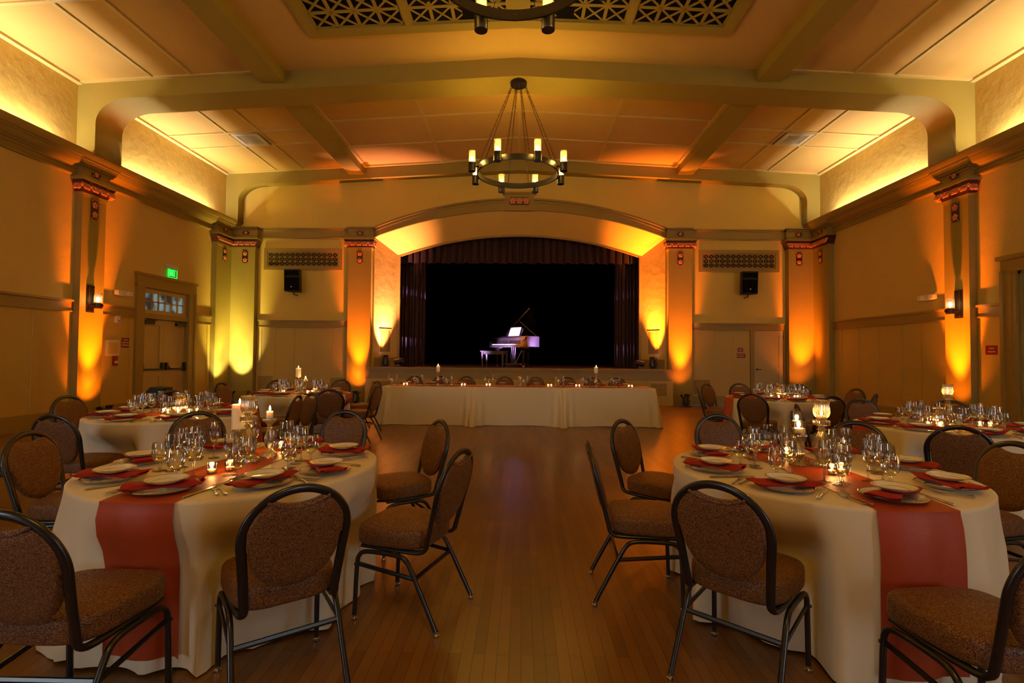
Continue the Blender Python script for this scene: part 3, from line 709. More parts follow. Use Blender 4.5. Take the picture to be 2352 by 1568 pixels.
# back wall door on the right
d2 = bpy.data.objects.new('door_2', None); COL.objects.link(d2); struct(d2, 'cream panelled single door on the back wall right of the stage'); d2.location = (7.35, D, 0)
lf = panel_leaf(d2, -.42, .42, .01, 2.19, lambda u, v, h: (u, .02-h, v), split=1.0)
m2 = MB(); m2.lathe([(.028, -.0), (.028, .02), (.012, .025), (.012, .05)], 12); m2.T = None
hm = MB(); hm.T = Matrix.Translation((-.35, 0.0, 1.05)) @ Matrix.Rotation(PI/2, 4, 'X'); hm.lathe([(.028, 0), (.028, .02), (.012, .025), (.012, .06)], 12); hm.T = None; hm.box(-.36, -.23, -.065, -.045, 1.04, 1.06); hm.build('door_handle', 'black_metal', lf)
m2 = MB()
for z in (1.05, 1.95): m2.box(.415, .44, -.01, .02, z, z+.10)
m2.build('hinge', 'black_metal', lf, 0)
m1 = MB(); m1.box(-.55, -.43, -.03, 0, 0, 2.2); m1.box(.425, .47, -.03, 0, 0, 2.2); m1.build('casing', 'trim_paint', d2, 0)
box('door_back', 'dark', -.43, .43, .05, .06, 0, 2.2, d2)
# right wall glazed double door near the camera
d3 = bpy.data.objects.new('door_3', None); COL.objects.link(d3); struct(d3, 'dark glazed double door in a wide casing on the right wall'); d3.location = (W, 7.925, 0); d3.rotation_euler = (0, 0, -PI/2)
hw = .925; m1 = MB()
for s in (-1, 1):
    m1.box(s*hw, s*(hw+.27), -.05, 0, 0, 2.98); m1.box(s*(hw+.21), s*(hw+.27), -.08, 0, 0, 2.98); m1.box(s*(hw+.08), s*(hw+.10), -.06, 0, 0, 2.95); m1.box(s*(hw-.04), s*hw, -.0, .25, 0, 2.95); m1.box(s*(hw-.10), s*(hw-.04), .08, .22, 0, 2.95)
m1.box(-hw-.27, hw+.27, -.055, 0, 2.95, 3.18); m1.box(-hw-.31, hw+.31, -.11, 0, 3.17, 3.24); m1.box(-hw, hw, .08, .22, 2.25, 2.38); m1.box(-hw, hw, 0, .25, 2.9, 2.95)
m1.build('casing', 'trim_paint', d3, 0)
for s in (-1, 1):
    m2 = MB(); f3 = lambda u, v, h: (u, .2-h, v); frame(m2, min(s*.01, s*(hw-.1)), max(s*.01, s*(hw-.1)), .01, 2.24, .11, f3, 0, .04)
    for k in range(1, 5): m2.box(min(s*.1, s*.74), max(s*.1, s*.74), .165, .19, .2+k*.4, .225+k*.4)
    lf = m2.build('door_leaf', 'trim_paint', d3, 0)
    box('door_glass', 'pane_glow', min(s*.1, s*.74), max(s*.1, s*.74), .18, .184, .1, 2.15, lf)
box('transom_glass', 'pane_glow', -hw+.05, hw-.05, .18, .184, 2.38, 2.92, d3)

# ================================================================== FIXTURES
BULB_C = (1.0, 0.60, 0.085); BULB_P = 60
def chandelier(cx, cy_, label, power=BULB_P):
    r_ = thing('chandelier', label, 'chandelier', (cx, cy_, 0), 0, 'iron ring chandeliers')
    zr = 5.03; R = .80; ztop = 6.84
    MB().lathe([(.10, ztop-.08), (.155, ztop-.075), (.165, ztop-.03), (.165, ztop+.0)], 28).build('canopy', 'bronze', r_)
    m = MB(); pr = [(R-.012, zr-.055), (R+.012, zr-.055), (R+.012, zr+.055), (R-.012, zr+.055), (R-.012, zr-.055)]
    m.lathe(pr, 64, cap0=False, cap1=False)
    for k in range(8):
        a = 2*PI*k/8; m.T = Matrix.Rotation(a, 4, 'Z') @ Matrix.Translation((R-.012, 0, zr)) @ Matrix.Rotation(-PI/2, 4, 'Y'); m.lathe([(.015, 0), (.012, .006), (.002, .009)], 8)
    m.T = None; m.build('ring', 'bronze', r_)
    for k in range(8):
        a = 2*PI*(k+.5)/8; ca, sa = math.cos(a), math.sin(a); L = Vector((ca*.945, sa*.945, 0))
        m = MB(); m.lathe([(.07, zr-.115), (.072, zr-.11), (.072, zr+.055), (.064, zr+.055), (.064, zr-.05)], 20, c=(L.x, L.y, 0), cap1=False)
        m.tube([(ca*.80, sa*.80, zr), (ca*.89, sa*.89, zr)], .022, 8)
        for q in (-1, 1):
            m.sphere((L.x-sa*q*.072, L.y+ca*q*.072, zr+.01), .014, n=8, m=5)
        c_ = m.build('lamp_cup', 'bronze', r_)
        g = MB().lathe([(.062, zr+.0), (.062, zr+.27), (.060, zr+.272), (.059, zr+.27)], 20, c=(L.x, L.y, 0), cap0=False, cap1=False).build('glass_shade', 'shade_glass', c_)
        MB().sphere((L.x, L.y, zr+.115), .026, .026, .045, 10, 8).build('bulb', 'bulb', c_)
        # chain from canopy to the ring, at the angles between lamps
        b_ = a + (.12 if k % 2 else -.12)
        p0 = Vector((math.cos(b_)*.13, math.sin(b_)*.13, ztop-.06)); p1 = Vector((math.cos(b_)*.80, math.sin(b_)*.80, zr+.055)); d = p1-p0; nl = 34; m = MB()
        q = d.to_track_quat('Z', 'Y').to_matrix().to_4x4()
        for i in range(nl):
            m.T = Matrix.Translation(p0+d*((i+.5)/nl)) @ q @ Matrix.Rotation(PI/2*(i % 2), 4, 'Z')
            h = d.length/nl*.62; m.tube([(.012*math.cos(t), 0, h*math.sin(t)) for t in [2*PI*j/8 for j in range(8)]], .0035, 4, closed=True, up=(0, 1, 0))
        m.T = None; m.build('chain', 'bronze', r_)
        lp = lamp('chandelier_lamp', 'POINT', (cx+L.x, cy_+L.y, zr+.125), BULB_C, power, size=.03)
    return r_
chandelier(0.0, 9.85, 'round black iron ring chandelier with eight lit glass lamps hanging before the stage')
chandelier(0.0, 4.45, 'nearer black ring chandelier cut off by the top of the picture')

def sconce(s, label):
    r_ = thing('sconce', label, 'wall lamp', (s*(W-.15), 9.86, 0), -s*PI/2, 'candle wall lamps')
    m = MB(); m.box(-.085, .085, -.025, 0, 2.20, 2.74); m.box(-.07, .07, -.035, -.02, 2.22, 2.72)
    for z in (2.25, 2.69):
        for x in (-.055, .055): m.sphere((x, -.036, z), .010, n=8, m=5)
    m.build('back_plate', 'bronze', r_, bevel=.004)
    m = MB(); m.tube([(0, -.03, 2.34), (0, -.10, 2.34)], .022, 8); m.lathe([(.072, 2.28), (.074, 2.285), (.074, 2.385), (.066, 2.385), (.066, 2.33)], 20, c=(0, -.17, 0), cap1=False)
    m.box(-.015, .015, -.27, -.23, 2.31, 2.36); c_ = m.build('lamp_cup', 'bronze', r_)
    MB().lathe([(.066, 2.36), (.066, 2.60), (.064, 2.602)], 20, c=(0, -.17, 0), cap0=False, cap1=False).build('glass_shade', 'shade_glass', c_)
    MB().sphere((0, -.17, 2.46), .030, .03, .05, 10, 8).build('bulb', 'bulb', c_)
    lamp('sconce_lamp', 'POINT', (s*(W-.15-.17), 9.86, 2.47), (1, .66, .22), 16, size=.03)
sconce(-1, 'black wall lamp with a lit glass cylinder on the left wall pilaster')
sconce(1, 'black wall lamp with a lit glass cylinder on the right wall pilaster')

# par can uplights ------------------------------------------------
def par_can(loc, aim, label, lens, col, power, spot=50, blend=.9, size=.05, cat='spotlight', off=.14, hot=None):
    r_ = thing('uplight', label, cat, loc, 0, 'black spotlight cans')
    A = Vector(aim)-(Vector(loc)+Vector((0, 0, .17))); q = A.to_track_quat('Z', 'Y').to_matrix().to_4x4()
    base = Matrix.Translation((0, 0, .17)) @ q
    m = MB(); m.T = base; m.lathe([(.03, -.15), (.075, -.13), (.085, -.09), (.085, .06), (.09, .065), (.09, .10), (.075, .10), (.072, .04)], 20, cap1=False)
    m.T = base @ Matrix.Translation((0, 0, .10))
    for k in range(4): m.T = base @ Matrix.Rotation(k*PI/2, 4, 'Z') @ Matrix.Translation((.092, 0, .105)) @ Matrix.Rotation(.5, 4, 'Y'); m.box(-.002, .002, -.07, .07, 0, .075)
    m.T = None; m.build('can', 'black_metal', r_)
    m = MB(); m.T = base; m.lathe([(.001, .045), (.07, .045), (.07, .05), (.001, .05)], 16, cap0=False, cap1=False); m.T = None; m.build('lens', lens, r_)
    m = MB(); m.box(-.13, .13, -.07, .07, 0, .012)
    for s in (-1, 1): m.tube([(s*.11, 0, .01), (s*.115, 0, .10), (s*.10, 0, .17)], .008, 6)
    m.sphere((.12, 0, .17), .018, n=8, m=5); m.build('yoke', 'black_metal', r_)
    p = Vector(loc)+Vector((0, 0, .17))+A.normalized()*off
    lamp('uplight_lamp', 'SPOT', p, col, power, aim=aim, size=size, spot=math.radians(spot), blend=blend)
    if col == AMB: lamp('uplight_lamp', 'SPOT', p, col, 55, aim=hot[4], size=.04, spot=math.radians(75), blend=1)
    if hot: lamp('uplight_lamp', 'SPOT', p, hot[0], hot[1], aim=hot[4] if len(hot) > 4 else aim, size=.03, spot=math.radians(hot[2]), blend=hot[3])
AMB = (1.0, 0.20, 0.003); YEL = (1.0, .80, .16); PNK = (1.0, .36, .22)
UP = 1500
par_can((-8.10, 9.80, 0), (-8.55, 9.92, 2.1), 'black floor spotlight throwing amber light up the left wall pilaster', 'lens_warm', AMB, UP, 34, 1, hot=((1, .50, .02), 26, 32, 1, (-8.6, 9.9, .95)))
par_can((8.10, 9.80, 0), (8.55, 9.92, 2.1), 'black floor spotlight throwing amber light up the right wall pilaster', 'lens_warm', AMB, UP, 34, 1, hot=((1, .5, .05), 22, 26, 1, (8.62, 9.9, 1.6)))
par_can((-4.62, 14.25, 0), (-4.71, 14.7, 2.2), 'black floor spotlight throwing amber light up the pilaster left of the stage', 'lens_warm', AMB, UP, 34, 1, hot=((1, .55, .02), 28, 32, 1, (-4.74, 14.72, .95)))
par_can((4.72, 14.25, 0), (4.71, 14.7, 2.2), 'black floor spotlight throwing amber light up the pilaster right of the stage', 'lens_warm', AMB, UP, 34, 1, hot=((1, .45, .06), 25, 28, 1, (4.65, 14.7, 1.6)))
par_can((-8.12, 14.02, 0), (-8.25, 14.7, 3.8), 'black floor spotlight throwing pale yellow light up the left corner pilaster', 'lens_warm', YEL, 420, 46, 1, hot=((1, .84, .40), 300, 48, 1, (-8.17, 14.7, 1.35)))
par_can((-8.05, 13.72, 0), (-8.6, 14.3, 3.4), 'second black floor spotlight before the left corner pilaster', 'lens_warm', YEL, 300, 46, 1, hot=((1, .84, .40), 240, 48, 1, (-8.55, 14.3, 1.35)))
par_can((8.10, 14.02, 0), (8.25, 14.7, 2.2), 'black floor spotlight throwing amber light up the right corner pilaster', 'lens_warm', AMB, UP*.8, 36, 1, hot=((1, .50, .10), 25, 28, 1, (8.05, 14.7, 1.5)))
par_can((-3.98, 15.00, 1.03), (-4.14, 15.45, 4.6), 'black stage spotlight standing at the left end of the stage, pointed up', 'lens_pink', PNK, 1800, 54, 1, hot=((1, .5, .3), 120, 30, 1, (-4.05, 15.32, 2.6)))
par_can((3.98, 15.00, 1.03), (4.14, 15.45, 4.6), 'black stage spotlight standing at the right end of the stage, pointed up', 'lens_pink', (1, .24, .025), 1800, 54, 1, hot=((1, .5, .2), 120, 30, 1, (4.05, 15.32, 2.6)))
par_can((-3.58, 15.02, 1.03), (.10, 15.9, 1.85), 'black stage spotlight at the left end of the stage, pointed across at the piano', 'lens_pink', (.84, .50, 1.0), 2300, 19, .8)
par_can((3.60, 15.02, 1.03), (0.0, 15.8, 1.9), 'black stage spotlight at the right end of the stage, pointed across at the piano', 'lens_pink', (.74, .42, 1.0), 11000, 16, .8)

# loudspeakers
for s, side in ((-1, 'left'), (1, 'right')):
    x = s*6.62; r_ = thing('loudspeaker', 'black wall loudspeaker under the lattice grille to the %s of the stage' % side, 'loudspeaker', (x, D, 3.20), 0, 'loudspeakers on the back wall')
    m = MB(); m.prism([(-.24, -.42), (.24, -.42), (.15, -.10), (-.15, -.10)], lambda a, b, h: (a, b-(h-.3)*.08, h), .02, .67); m.build('cabinet', 'speaker_black', r_, bevel=.02)
    m = MB(); m.prism([(-.21, .05), (.21, .05), (.21, .40), (-.21, .40)], lambda a, b, h: (a, -.42-h-(b-.3)*.08, b), 0, .008); m.lathe([(.001, 0), (.16, 0), (.16, .01)], 4, c=(0, 0, -5)); 
    m = MB(); m.box(-.21, .21, -.46, -.42, .05, .42); m.prism([(-.20, .47), (0, .50), (.20, .47), (.20, .62), (-.20, .62)], lambda a, b, h: (a, -.475+h, b), 0, .03); m.build('grille', 'dark', r_, bevel=.005)
    box('badge', 'plastic_white', -.022, .022, -.464, -.458, .135, .165, r_)
    m = MB(); m.box(-.03, .03, -.16, 0, .2, .5); m.tube([(0, -.30, .02), (0, -.28, -.05), (0, -.05, -.05)], .02, 8); m.build('bracket', 'black_metal', r_, 0)

# exit sign over the left door
ex = thing('exit_sign', 'green lit EXIT sign on the wall above the double door', 'exit sign', (-W, 12.36, 3.30), PI/2)
MB().box(-.19, .19, -.07, 0, .20, .29).build('housing', 'white_metal', ex, bevel=.006)
MB().box(-.17, .17, -.045, -.037, -.03, .20).build('glass_plate', 'glass', ex, 0)
m = MB(); y0, y1 = -.052, -.046
def strokes(mb, segs, x, z, h, w_, t=.012):
    for (a, b_, c, d) in segs:
        p, q = Vector((x+a*w_, z+b_*h)), Vector((x+c*w_, z+d*h)); e = (q-p).normalized(); nn = Vector((-e.y, e.x))*t/2
        pts = [p+nn-e*t/2, p-nn-e*t/2, q-nn+e*t/2, q+nn+e*t/2]; mb.prism([(v.x, v.y) for v in pts], lambda u, v, hh: (u, hh, v), y0, y1)
LET = {'E': [(0, 0, 0, 1), (0, 0, 1, 0), (0, .5, .8, .5), (0, 1, 1, 1)], 'X': [(0, 0, 1, 1), (0, 1, 1, 0)], 'I': [(.5, 0, .5, 1)], 'T': [(.5, 0, .5, 1), (0, 1, 1, 1)]}
for i, ch in enumerate('EXIT'): strokes(m, LET[ch], -.118+[0, .064, .118, .158][i], .02, .15, [.046, .05, .03, .052][i], .015)
strokes(m, [(0, 0, 0, 1)], -.16, -.01, .19, .01, .006); strokes(m, [(0, 0, 1, 0)], -.16, -.02, .0, .32, .006); strokes(m, [(0, 0, 0, 1)], .16, -.01, .19, .01, .005)
m.build('lettering', 'exit_green', ex, 0)
lamp('exit_lamp', 'POINT', (-W+.022, 12.36, 3.38), (.05, 1, .15), .35, size=.01)

def sign(loc, rz, w_, h, rows, label, name='red_sign', cat='sign'):
    r_ = thing(name, label, cat, loc, rz); MB().box(-w_/2, w_/2, -.008, 0, -h/2, h/2).build('plate', 'sign_red', r_, 0)
    m = MB()
    for j, (ln, ww) in enumerate(rows):
        z = h/2-h*(j+.9)/(len(rows)+.8); x = -w_*ln/2
        while x < w_*ln/2-.01:
            k = random.uniform(.012, .022)*ww; m.box(x, x+k, -.0095, -.0078, z-h*.05, z+h*.06); x += k+.006
    m.build('lettering', 'sign_text', r_, 0)
sign((-W, 10.99, 1.62), PI/2, .27, .22, [(.4, 1), (.8, 1), (.8, 1)], 'small dark red notice with three lines on the left wall by the double door')
sign((W, 9.36, 1.58), -PI/2, .24, .17, [(.4, 1), (.6, 1)], 'small dark red notice on the right wall beside the glazed door')
sign((6.52, D, 1.62), 0, .16, .12, [(.5, 1), (.6, 1)], 'upper of two small red signs on the back wall beside the door')
sign((6.52, D, 1.45), 0, .29, .13, [(.8, 1), (.7, 1)], 'lower, wider red sign on the back wall beside the door')
fa = thing('fire_alarm_pull', 'small red fire alarm box low on the left wall', 'fire alarm', (-W, 10.68, 1.22), PI/2)
MB().box(-.055, .055, -.05, 0, -.10, .10).build('body', 'sign_red', fa, bevel=.006); MB().box(-.035, .035, -.06, -.05, -.05, .0).build('pull_handle', 'sign_text', fa, 0)
tb = thing('thermostat_cover', 'clear plastic cover box on the left wall beside the red notice', 'thermostat', (-W, 10.60, 1.50), PI/2)
MB().box(-.17, .17, -.05, 0, -.17, .17).build('cover', 'plastic_white', tb, bevel=.012); MB().box(-.12, .12, -.058, -.05, -.12, .12).build('panel', 'panel_paint', tb, 0)
sg = thing('strobe_light', 'small white alarm strobe on the left wall under the rail', 'alarm', (-W, 10.72, 2.12), PI/2)
MB().box(-.07, .07, -.06, 0, -.08, .08).build('body', 'plastic_white', sg, bevel=.01); MB().box(-.035, .035, -.09, -.06, -.05, .05).build('lens', 'chrome', sg, bevel=.01)
for s, side, y in ((-1, 'left', 10.80), (1, 'right', 10.72)):
    em = thing('emergency_light', 'white emergency light with two lamp heads on the %s wall beside the wall lamp' % side, 'emergency light', (s*W, y, 2.70), -s*PI/2, 'emergency lights')
    MB().box(-.12, .12, -.07, 0, -.06, .06).build('housing', 'plastic_white', em, bevel=.012)
    for q in (-1, 1): m = MB(); m.box(q*.15-.06, q*.15+.06, -.13, -.03, -.05, .05); m.build('lamp_head', 'plastic_white', em, bevel=.015)

# ================================================================== PIANO
PZ = 1.03; PA = math.radians(-44)
pn = thing('grand_piano', 'black grand piano with its lid propped open on the dark stage', 'piano', (-.42, 15.62, PZ), PA)
# local: x along the keyboard (bass -> treble), y towards the tail, origin under the middle of the keyboard front
KW = .725
rim = [(-KW, .0), (KW, .0), (KW, .62), (.70, .78), (.60, .92), (.46, 1.04), (.34, 1.16), (.24, 1.32), (.10, 1.48), (-.10, 1.58), (-.35, 1.60), (-.55, 1.56), (-.68, 1.44), (-KW, 1.28)]
rim2 = [(x, y) for x, y in rim if y >= .0]
m = MB(); body = [(-KW, .28), (KW, .28)]+rim[2:]
m.prism(body, lambda a, b, h: (a, b, h), .64, .97); m.build('case', 'piano_black', pn, 30, bevel=.008)
m = MB(); m.box(-KW, KW, 0.0, .30, .62, .70); m.box(-KW, -KW+.06, .0, .30, .70, .80); m.box(KW-.06, KW, 0, .30, .70, .80)
for s in (-1, 1): m.prism([(.0, .80), (.30, .80), (.30, .97), (.22, .94), (.18, .86)], lambda a, b, h: (h, a, b), *( (KW-.06, KW) if s > 0 else (-KW, -KW+.06)))
m.build('keybed', 'piano_black', pn, 0)
m = MB(); m.box(-KW+.10, KW-.10, .03, .17, .70, .722, 0)
for k in range(51):
    if k % 7 not in (2, 6): m.box(-KW+.115+k*.0245, -KW+.125+k*.0245, .08, .17, .722, .733, 1)
m.build('keyboard', ['ivory', 'piano_black'], pn, 0)
m = MB(); m.prism([(.17, .72), (.20, .72), (.24, .88), (.21, .88)], lambda a, b, h: (h, a, b), -KW+.06, KW-.06); m.box(-KW+.05, KW-.05, .20, .32, .70, .93); m.box(-.05, .05, .165, .20, .80, .825); m.build('fallboard', 'piano_black', pn, 0)
m = MB(); m.prism([(-.34, .0), (.34, .0), (.34, .26), (.25, .30), (-.25, .30), (-.34, .26)], lambda a, b, h: (a, .36+b*.35+h, .97+b*.93), 0, .015); m.build('music_desk', 'piano_black', pn, 0)
sm = thing('sheet_music', 'white sheet music standing open on the piano music desk', 'sheet music', (-.42, 15.62, PZ), PA)
m = MB()
for s in (-1, 1): m.prism([(s*.002, .02), (s*.235, .02), (s*.235, .31), (s*.002, .31)][::s], lambda a, b, h: (a+.02, .352+b*.35-h, .972+b*.93), 0.0, .004)
m.build('pages', 'paper', sm, 0)
# lid hinged on the bass side
LA = math.radians(36)
hinge = Matrix.Translation((-KW, 0, .98)) @ Matrix.Rotation(-LA, 4, 'Y') @ Matrix.Translation((KW, 0, 0))
m = MB(); m.T = hinge; lid = [(-KW, .62), (KW+.02, .62)]+[(x+.02, y) for x, y in rim[2:10]]+[(x, y+.02) for x, y in rim[10:]]
m.prism(lid, lambda a, b, h: (a, b, h), .0, .02); m.prism([(-KW, .62), (KW+.02, .62), (KW-.05, .95), (-KW, .95)], lambda a, b, h: (a, b, h), .022, .042); m.T = None; m.build('lid', 'piano_black', pn, 0)
p1 = hinge @ Vector((KW-.62, .70, 0)); m = MB(); m.tube([(KW-.04, .70, .97), tuple(p1)], .007, 8); m.build('lid_prop', 'piano_gold', pn)
m = MB(); m.prism([(x*.9, .32+(y-.28)*.93) for x, y in body], lambda a, b, h: (a, b, h), .972, .975); m.build('iron_frame', 'piano_gold', pn, 0)
for (x, y) in ((-.58, .22), (.58, .22), (-.32, 1.38)):
    m = MB(); m.lathe([(.028, .06), (.032, .10), (.048, .42), (.055, .46), (.045, .50), (.075, .56), (.11, .63)], 8, c=(x, y, 0)); m.box(x-.16, x+.16, y-.05, y+.05, .60, .65)
    lg = m.build('leg', 'piano_black', pn, 30)
    m = MB(); m.T = Matrix.Translation((x, y, .035)) @ Matrix.Rotation(PI/2, 4, 'Y'); m.lathe([(.034, -.018), (.036, 0), (.034, .018)], 14); m.T = None; m.box(x-.03, x+.03, y-.02, y+.02, .05, .075); m.build('caster', 'brass', lg)
m = MB(); m.box(-.13, .13, .30, .42, .06, .14)
for s in (-1, 1): m.lathe([(.025, .14), (.02, .2), (.028, .40), (.02, .62)], 8, c=(s*.08, .36, 0)); 
m.lathe([(.02, .14), (.02, .62)], 6, c=(0, .36, 0)); ly = m.build('pedal_lyre', 'bench_wood', pn, 30)
for k in (-1, 0, 1): MB().prism([(-.016, .30), (.016, .30), (.02, .20), (-.02, .20)], lambda a, b, h: (a+k*.07, b, h), .06, .075).build('pedal', 'brass', ly, 0)
m = MB(); m.tube([(0.05, .40, .10), (.05, .75, .62)], .008, 6); m.build('lyre_brace', 'brass', pn)
m = MB(); m.tube([(-.58, .30, .07), (-.35, .30, .10), (0.0, .9, .10), (.35, .30, .10), (.58, .30, .07)], .012, 6); m.tube([(0, .9, .10), (-.30, 1.32, .10)], .012, 6); m.build('dolly_frame', 'brass', pn)
# bench
bn = thing('piano_bench', 'plain wooden piano bench in front of the piano keyboard', 'bench', (-.73, 15.42, PZ), math.radians(-24))
MB().box(-.40, .40, -.19, .19, .48, .51).build('seat', 'bench_wood', bn, bevel=.006)
m = MB(); m.box(-.36, .36, -.16, .16, .40, .48); m.build('apron', 'bench_wood', bn, 0)
for x in (-.345, .345):
    for y in (-.145, .145):
        m = MB(); m.add([(x-.016, y-.016, 0), (x+.016, y-.016, 0), (x+.016, y+.016, 0), (x-.016, y+.016, 0), (x-.028, y-.028, .47), (x+.028, y-.028, .47), (x+.028, y+.028, .47), (x-.028, y+.028, .47)],
            [(0, 3, 2, 1), (4, 5, 6, 7), (0, 1, 5, 4), (1, 2, 6, 5), (2, 3, 7, 6), (3, 0, 4, 7)]); m.build('leg', 'bench_wood', bn, 0)

# ================================================================== CHAIRS
def rounded(pts, it=2):
    P = [Vector(p) for p in pts]
    for _ in range(it):
        Q = [P[0]]
        for a, b_ in zip(P[:-1], P[1:]): Q += [a.lerp(b_, .25), a.lerp(b_, .75)]
        Q.append(P[-1]); P = Q
    return [tuple(p) for p in P]
def sq(a, n):            # signed power
    return math.copysign(abs(a)**n, a)
def make_chair():
    """local: sitter faces +Y, origin on the floor under the seat centre; the hoop top is about (0,-.33,.93)"""
    t = thing('banquet_chair', '', 'chair')
    lean = math.tan(math.radians(14)); yb = lambda z: -.215-(z-.44)*lean
    # seat cushion
    m = MB(); rings = []
    def outline(z, k, yo=0):
        o = []
        for i in range(36):
            a = 2*PI*i/36; hw = .215; x = hw*k*sq(math.cos(a), .5); y = .215*k*sq(math.sin(a), .5)
            x *= 1+.10*(y/.215)*.8 - .02
            o.append((x, y+yo+.01, z))
        return o
    ls = [(.402, .95), (.407, .985), (.42, 1.0), (.468, 1.0), (.484, .99), (.494, .96), (.500, .88), (.507, .5), (.509, .12)]
    vs = [p for z, k in ls for p in outline(z, k)]; fs = [tuple(range(35, -1, -1))]
    for i in range(len(ls)-1):
        for k in range(36): fs.append((i*36+k, i*36+(k+1) % 36, (i+1)*36+(k+1) % 36, (i+1)*36+k))
    fs.append(tuple((len(ls)-1)*36+k for k in range(36))); m.add(vs, fs); m.build('seat', 'chair_fabric', t, 60)
    # hoop outline (x,z)
    def hoop(k):     # k in -1..1 from left foot over the top to the right
        a = abs(k)
        if a < .62:
            th = a/.62*math.radians(100); x = .197*math.sin(th); z = .707+.19*math.cos(th)
        else:
            u = (a-.62)/.38; x0, z0 = .197*math.sin(math.radians(100)), .707+.19*math.cos(math.radians(100))
            x = x0+(.172-x0)*(u**.9); z = z0+(.435-z0)*u
        return (math.copysign(x, k), z)
    pts = []
    for s in (-1, 1):
        seg = [(s*.185, .17, .392), (s*.185, -.05, .39), (s*.18, -.14, .388), (s*.176, -.185, .392), (s*.173, -.208, .41)]
        if s < 0: pts += seg
        else: tail = seg[::-1]
    for i in range(41):
        k = -1+2*i/40; x, z = hoop(k); pts.append((x, yb(z), z))
    pts += tail
    m = MB(); m.tube(rounded(pts, 1), .019, 10, ry=.0125, up=(0, -1, .25)); m.build('back_frame', 'chair_metal', t, 60)
    # upholstered back pad with a dipped top edge
    m = MB(); nu, nv = 22, 20
    def top(x): return .838+.040*min(1, (abs(x)/.125))**2.2
    def bot(x): q = min(1, abs(x)/.172); return .685-.195*math.sqrt(max(0, 1-q**2.3))
    def wid(z):
        if z > .70: return .198*math.sqrt(max(.02, 1-max(0, (z-.725))**2/.21**2))
        return .196
    def padpt(u, v, side):
        X = .180*math.sin((2*u-1)*PI/2)
        zt = min(top(X), .707+.184*math.sqrt(max(0, 1-(X/.185)**2))); zb = bot(X); z = zb+(zt-zb)*v
        e = (1-(abs(2*u-1))**4)*(1-(abs(2*v-1))**6)
        th = .010+.020*max(0, e)**.6
        return (X, yb(z)+side*th, z)
    front = [[padpt(i/(nu-1), j/(nv-1), 1) for j in range(nv)] for i in range(nu)]
    back = [[padpt(i/(nu-1), j/(nv-1), -.75) for j in range(nv)] for i in range(nu)]
    m.add([p for r in front for p in r], [(i*nv+j, (i+1)*nv+j, (i+1)*nv+j+1, i*nv+j+1) for i in range(nu-1) for j in range(nv-1)])
    m.add([p for r in back for p in r], [(i*nv+j, i*nv+j+1, (i+1)*nv+j+1, (i+1)*nv+j) for i in range(nu-1) for j in range(nv-1)])
    edge = [(i, 0) for i in range(nu)]+[(nu-1, j) for j in range(1, nv)]+[(i, nv-1) for i in range(nu-2, -1, -1)]+[(0, j) for j in range(nv-2, 0, -1)]
    L = len(edge); m.add([front[i][j] for i, j in edge]+[back[i][j] for i, j in edge], [(k, (k+1) % L+0, (k+1) % L+L, k+L) for k in range(L)])
    m.build('backrest', 'chair_fabric', t, 70)
    # piping of the dipped top edge
    m = MB(); m.tube([(x, yb(top(x))-.012, top(x)-.014) for x in [-.115+.23*i/14 for i in range(15)]], .006, 6); m.build('piping', 'chair_fabric', t)
    # legs
    for s in (-1, 1):
        front = [(s*.205, -.02, .372), (s*.207, .10, .372), (s*.208, .150, .366), (s*.209, .176, .345), (s*.210, .186, .31), (s*.212, .196, .02)]
        rear = [(s*.205, .02, .372), (s*.205, -.07, .370), (s*.206, -.105, .358), (s*.207, -.135, .325), (s*.215, -.295, .02)]
        for pl in (front, rear):
            m = MB(); m.tube(rounded(pl), .0125, 8, ry=.0125, up=(1, 0, 0)); lg = m.build('leg', 'chair_metal', t, 60)
            e = Vector(pl[-1]); m = MB(); m.lathe([(.014, 0), (.016, .004), (.016, .012), (.010, .016), (.014, .022), (.014, .03)], 10, c=(e.x, e.y, 0)); m.build('glide', 'chrome', lg)
        m = MB(); m.tube([(s*.209, .190, .30), (s*.209, -.165, .265)], .008, 6, ry=.012); m.sphere((s*.222, .188, .30), .008, n=6, m=4); m.build('side_brace', 'chair_metal', t)
    m = MB(); m.tube([(-.209, -.165, .265), (.209, -.165, .265)], .009, 6, ry=.012); m.tube([(-.20, .0, .385), (.20, .0, .385)], .010, 6); m.build('cross_bar', 'chair_metal', t)
    return t
CH = make_chair()
CG = 'oval-backed banquet chairs'
TCS = [(-1.535, 2.925), (1.80, 2.965), (-3.54, 5.25), (-3.46, 8.07), (4.20, 4.90), (4.16, 8.03)]
def adjust(x, y):
    x = CAMX+(x-CAMX)*1.04; y *= 1.04
    for cx, cy_ in TCS:
        if math.hypot(x-cx, y-cy_) < 1.24:
            st = -.01 if y < cy_ else .01; n_ = 0
            while math.hypot(x-cx, y-cy_) < 1.24 and n_ < 150: x += (x-CAMX)/y*st; y += st; n_ += 1
    return x, y
def chair_at(tx, ty, face, label, adj=True):
    """tx,ty: where the hoop top stands; face: heading of the sitter in degrees"""
    a = math.radians(face); off = .330; tx, ty = adjust(tx, ty)
    place(CH, (tx+math.cos(a)*off, ty+math.sin(a)*off, 0), a-PI/2, label, group=CG)

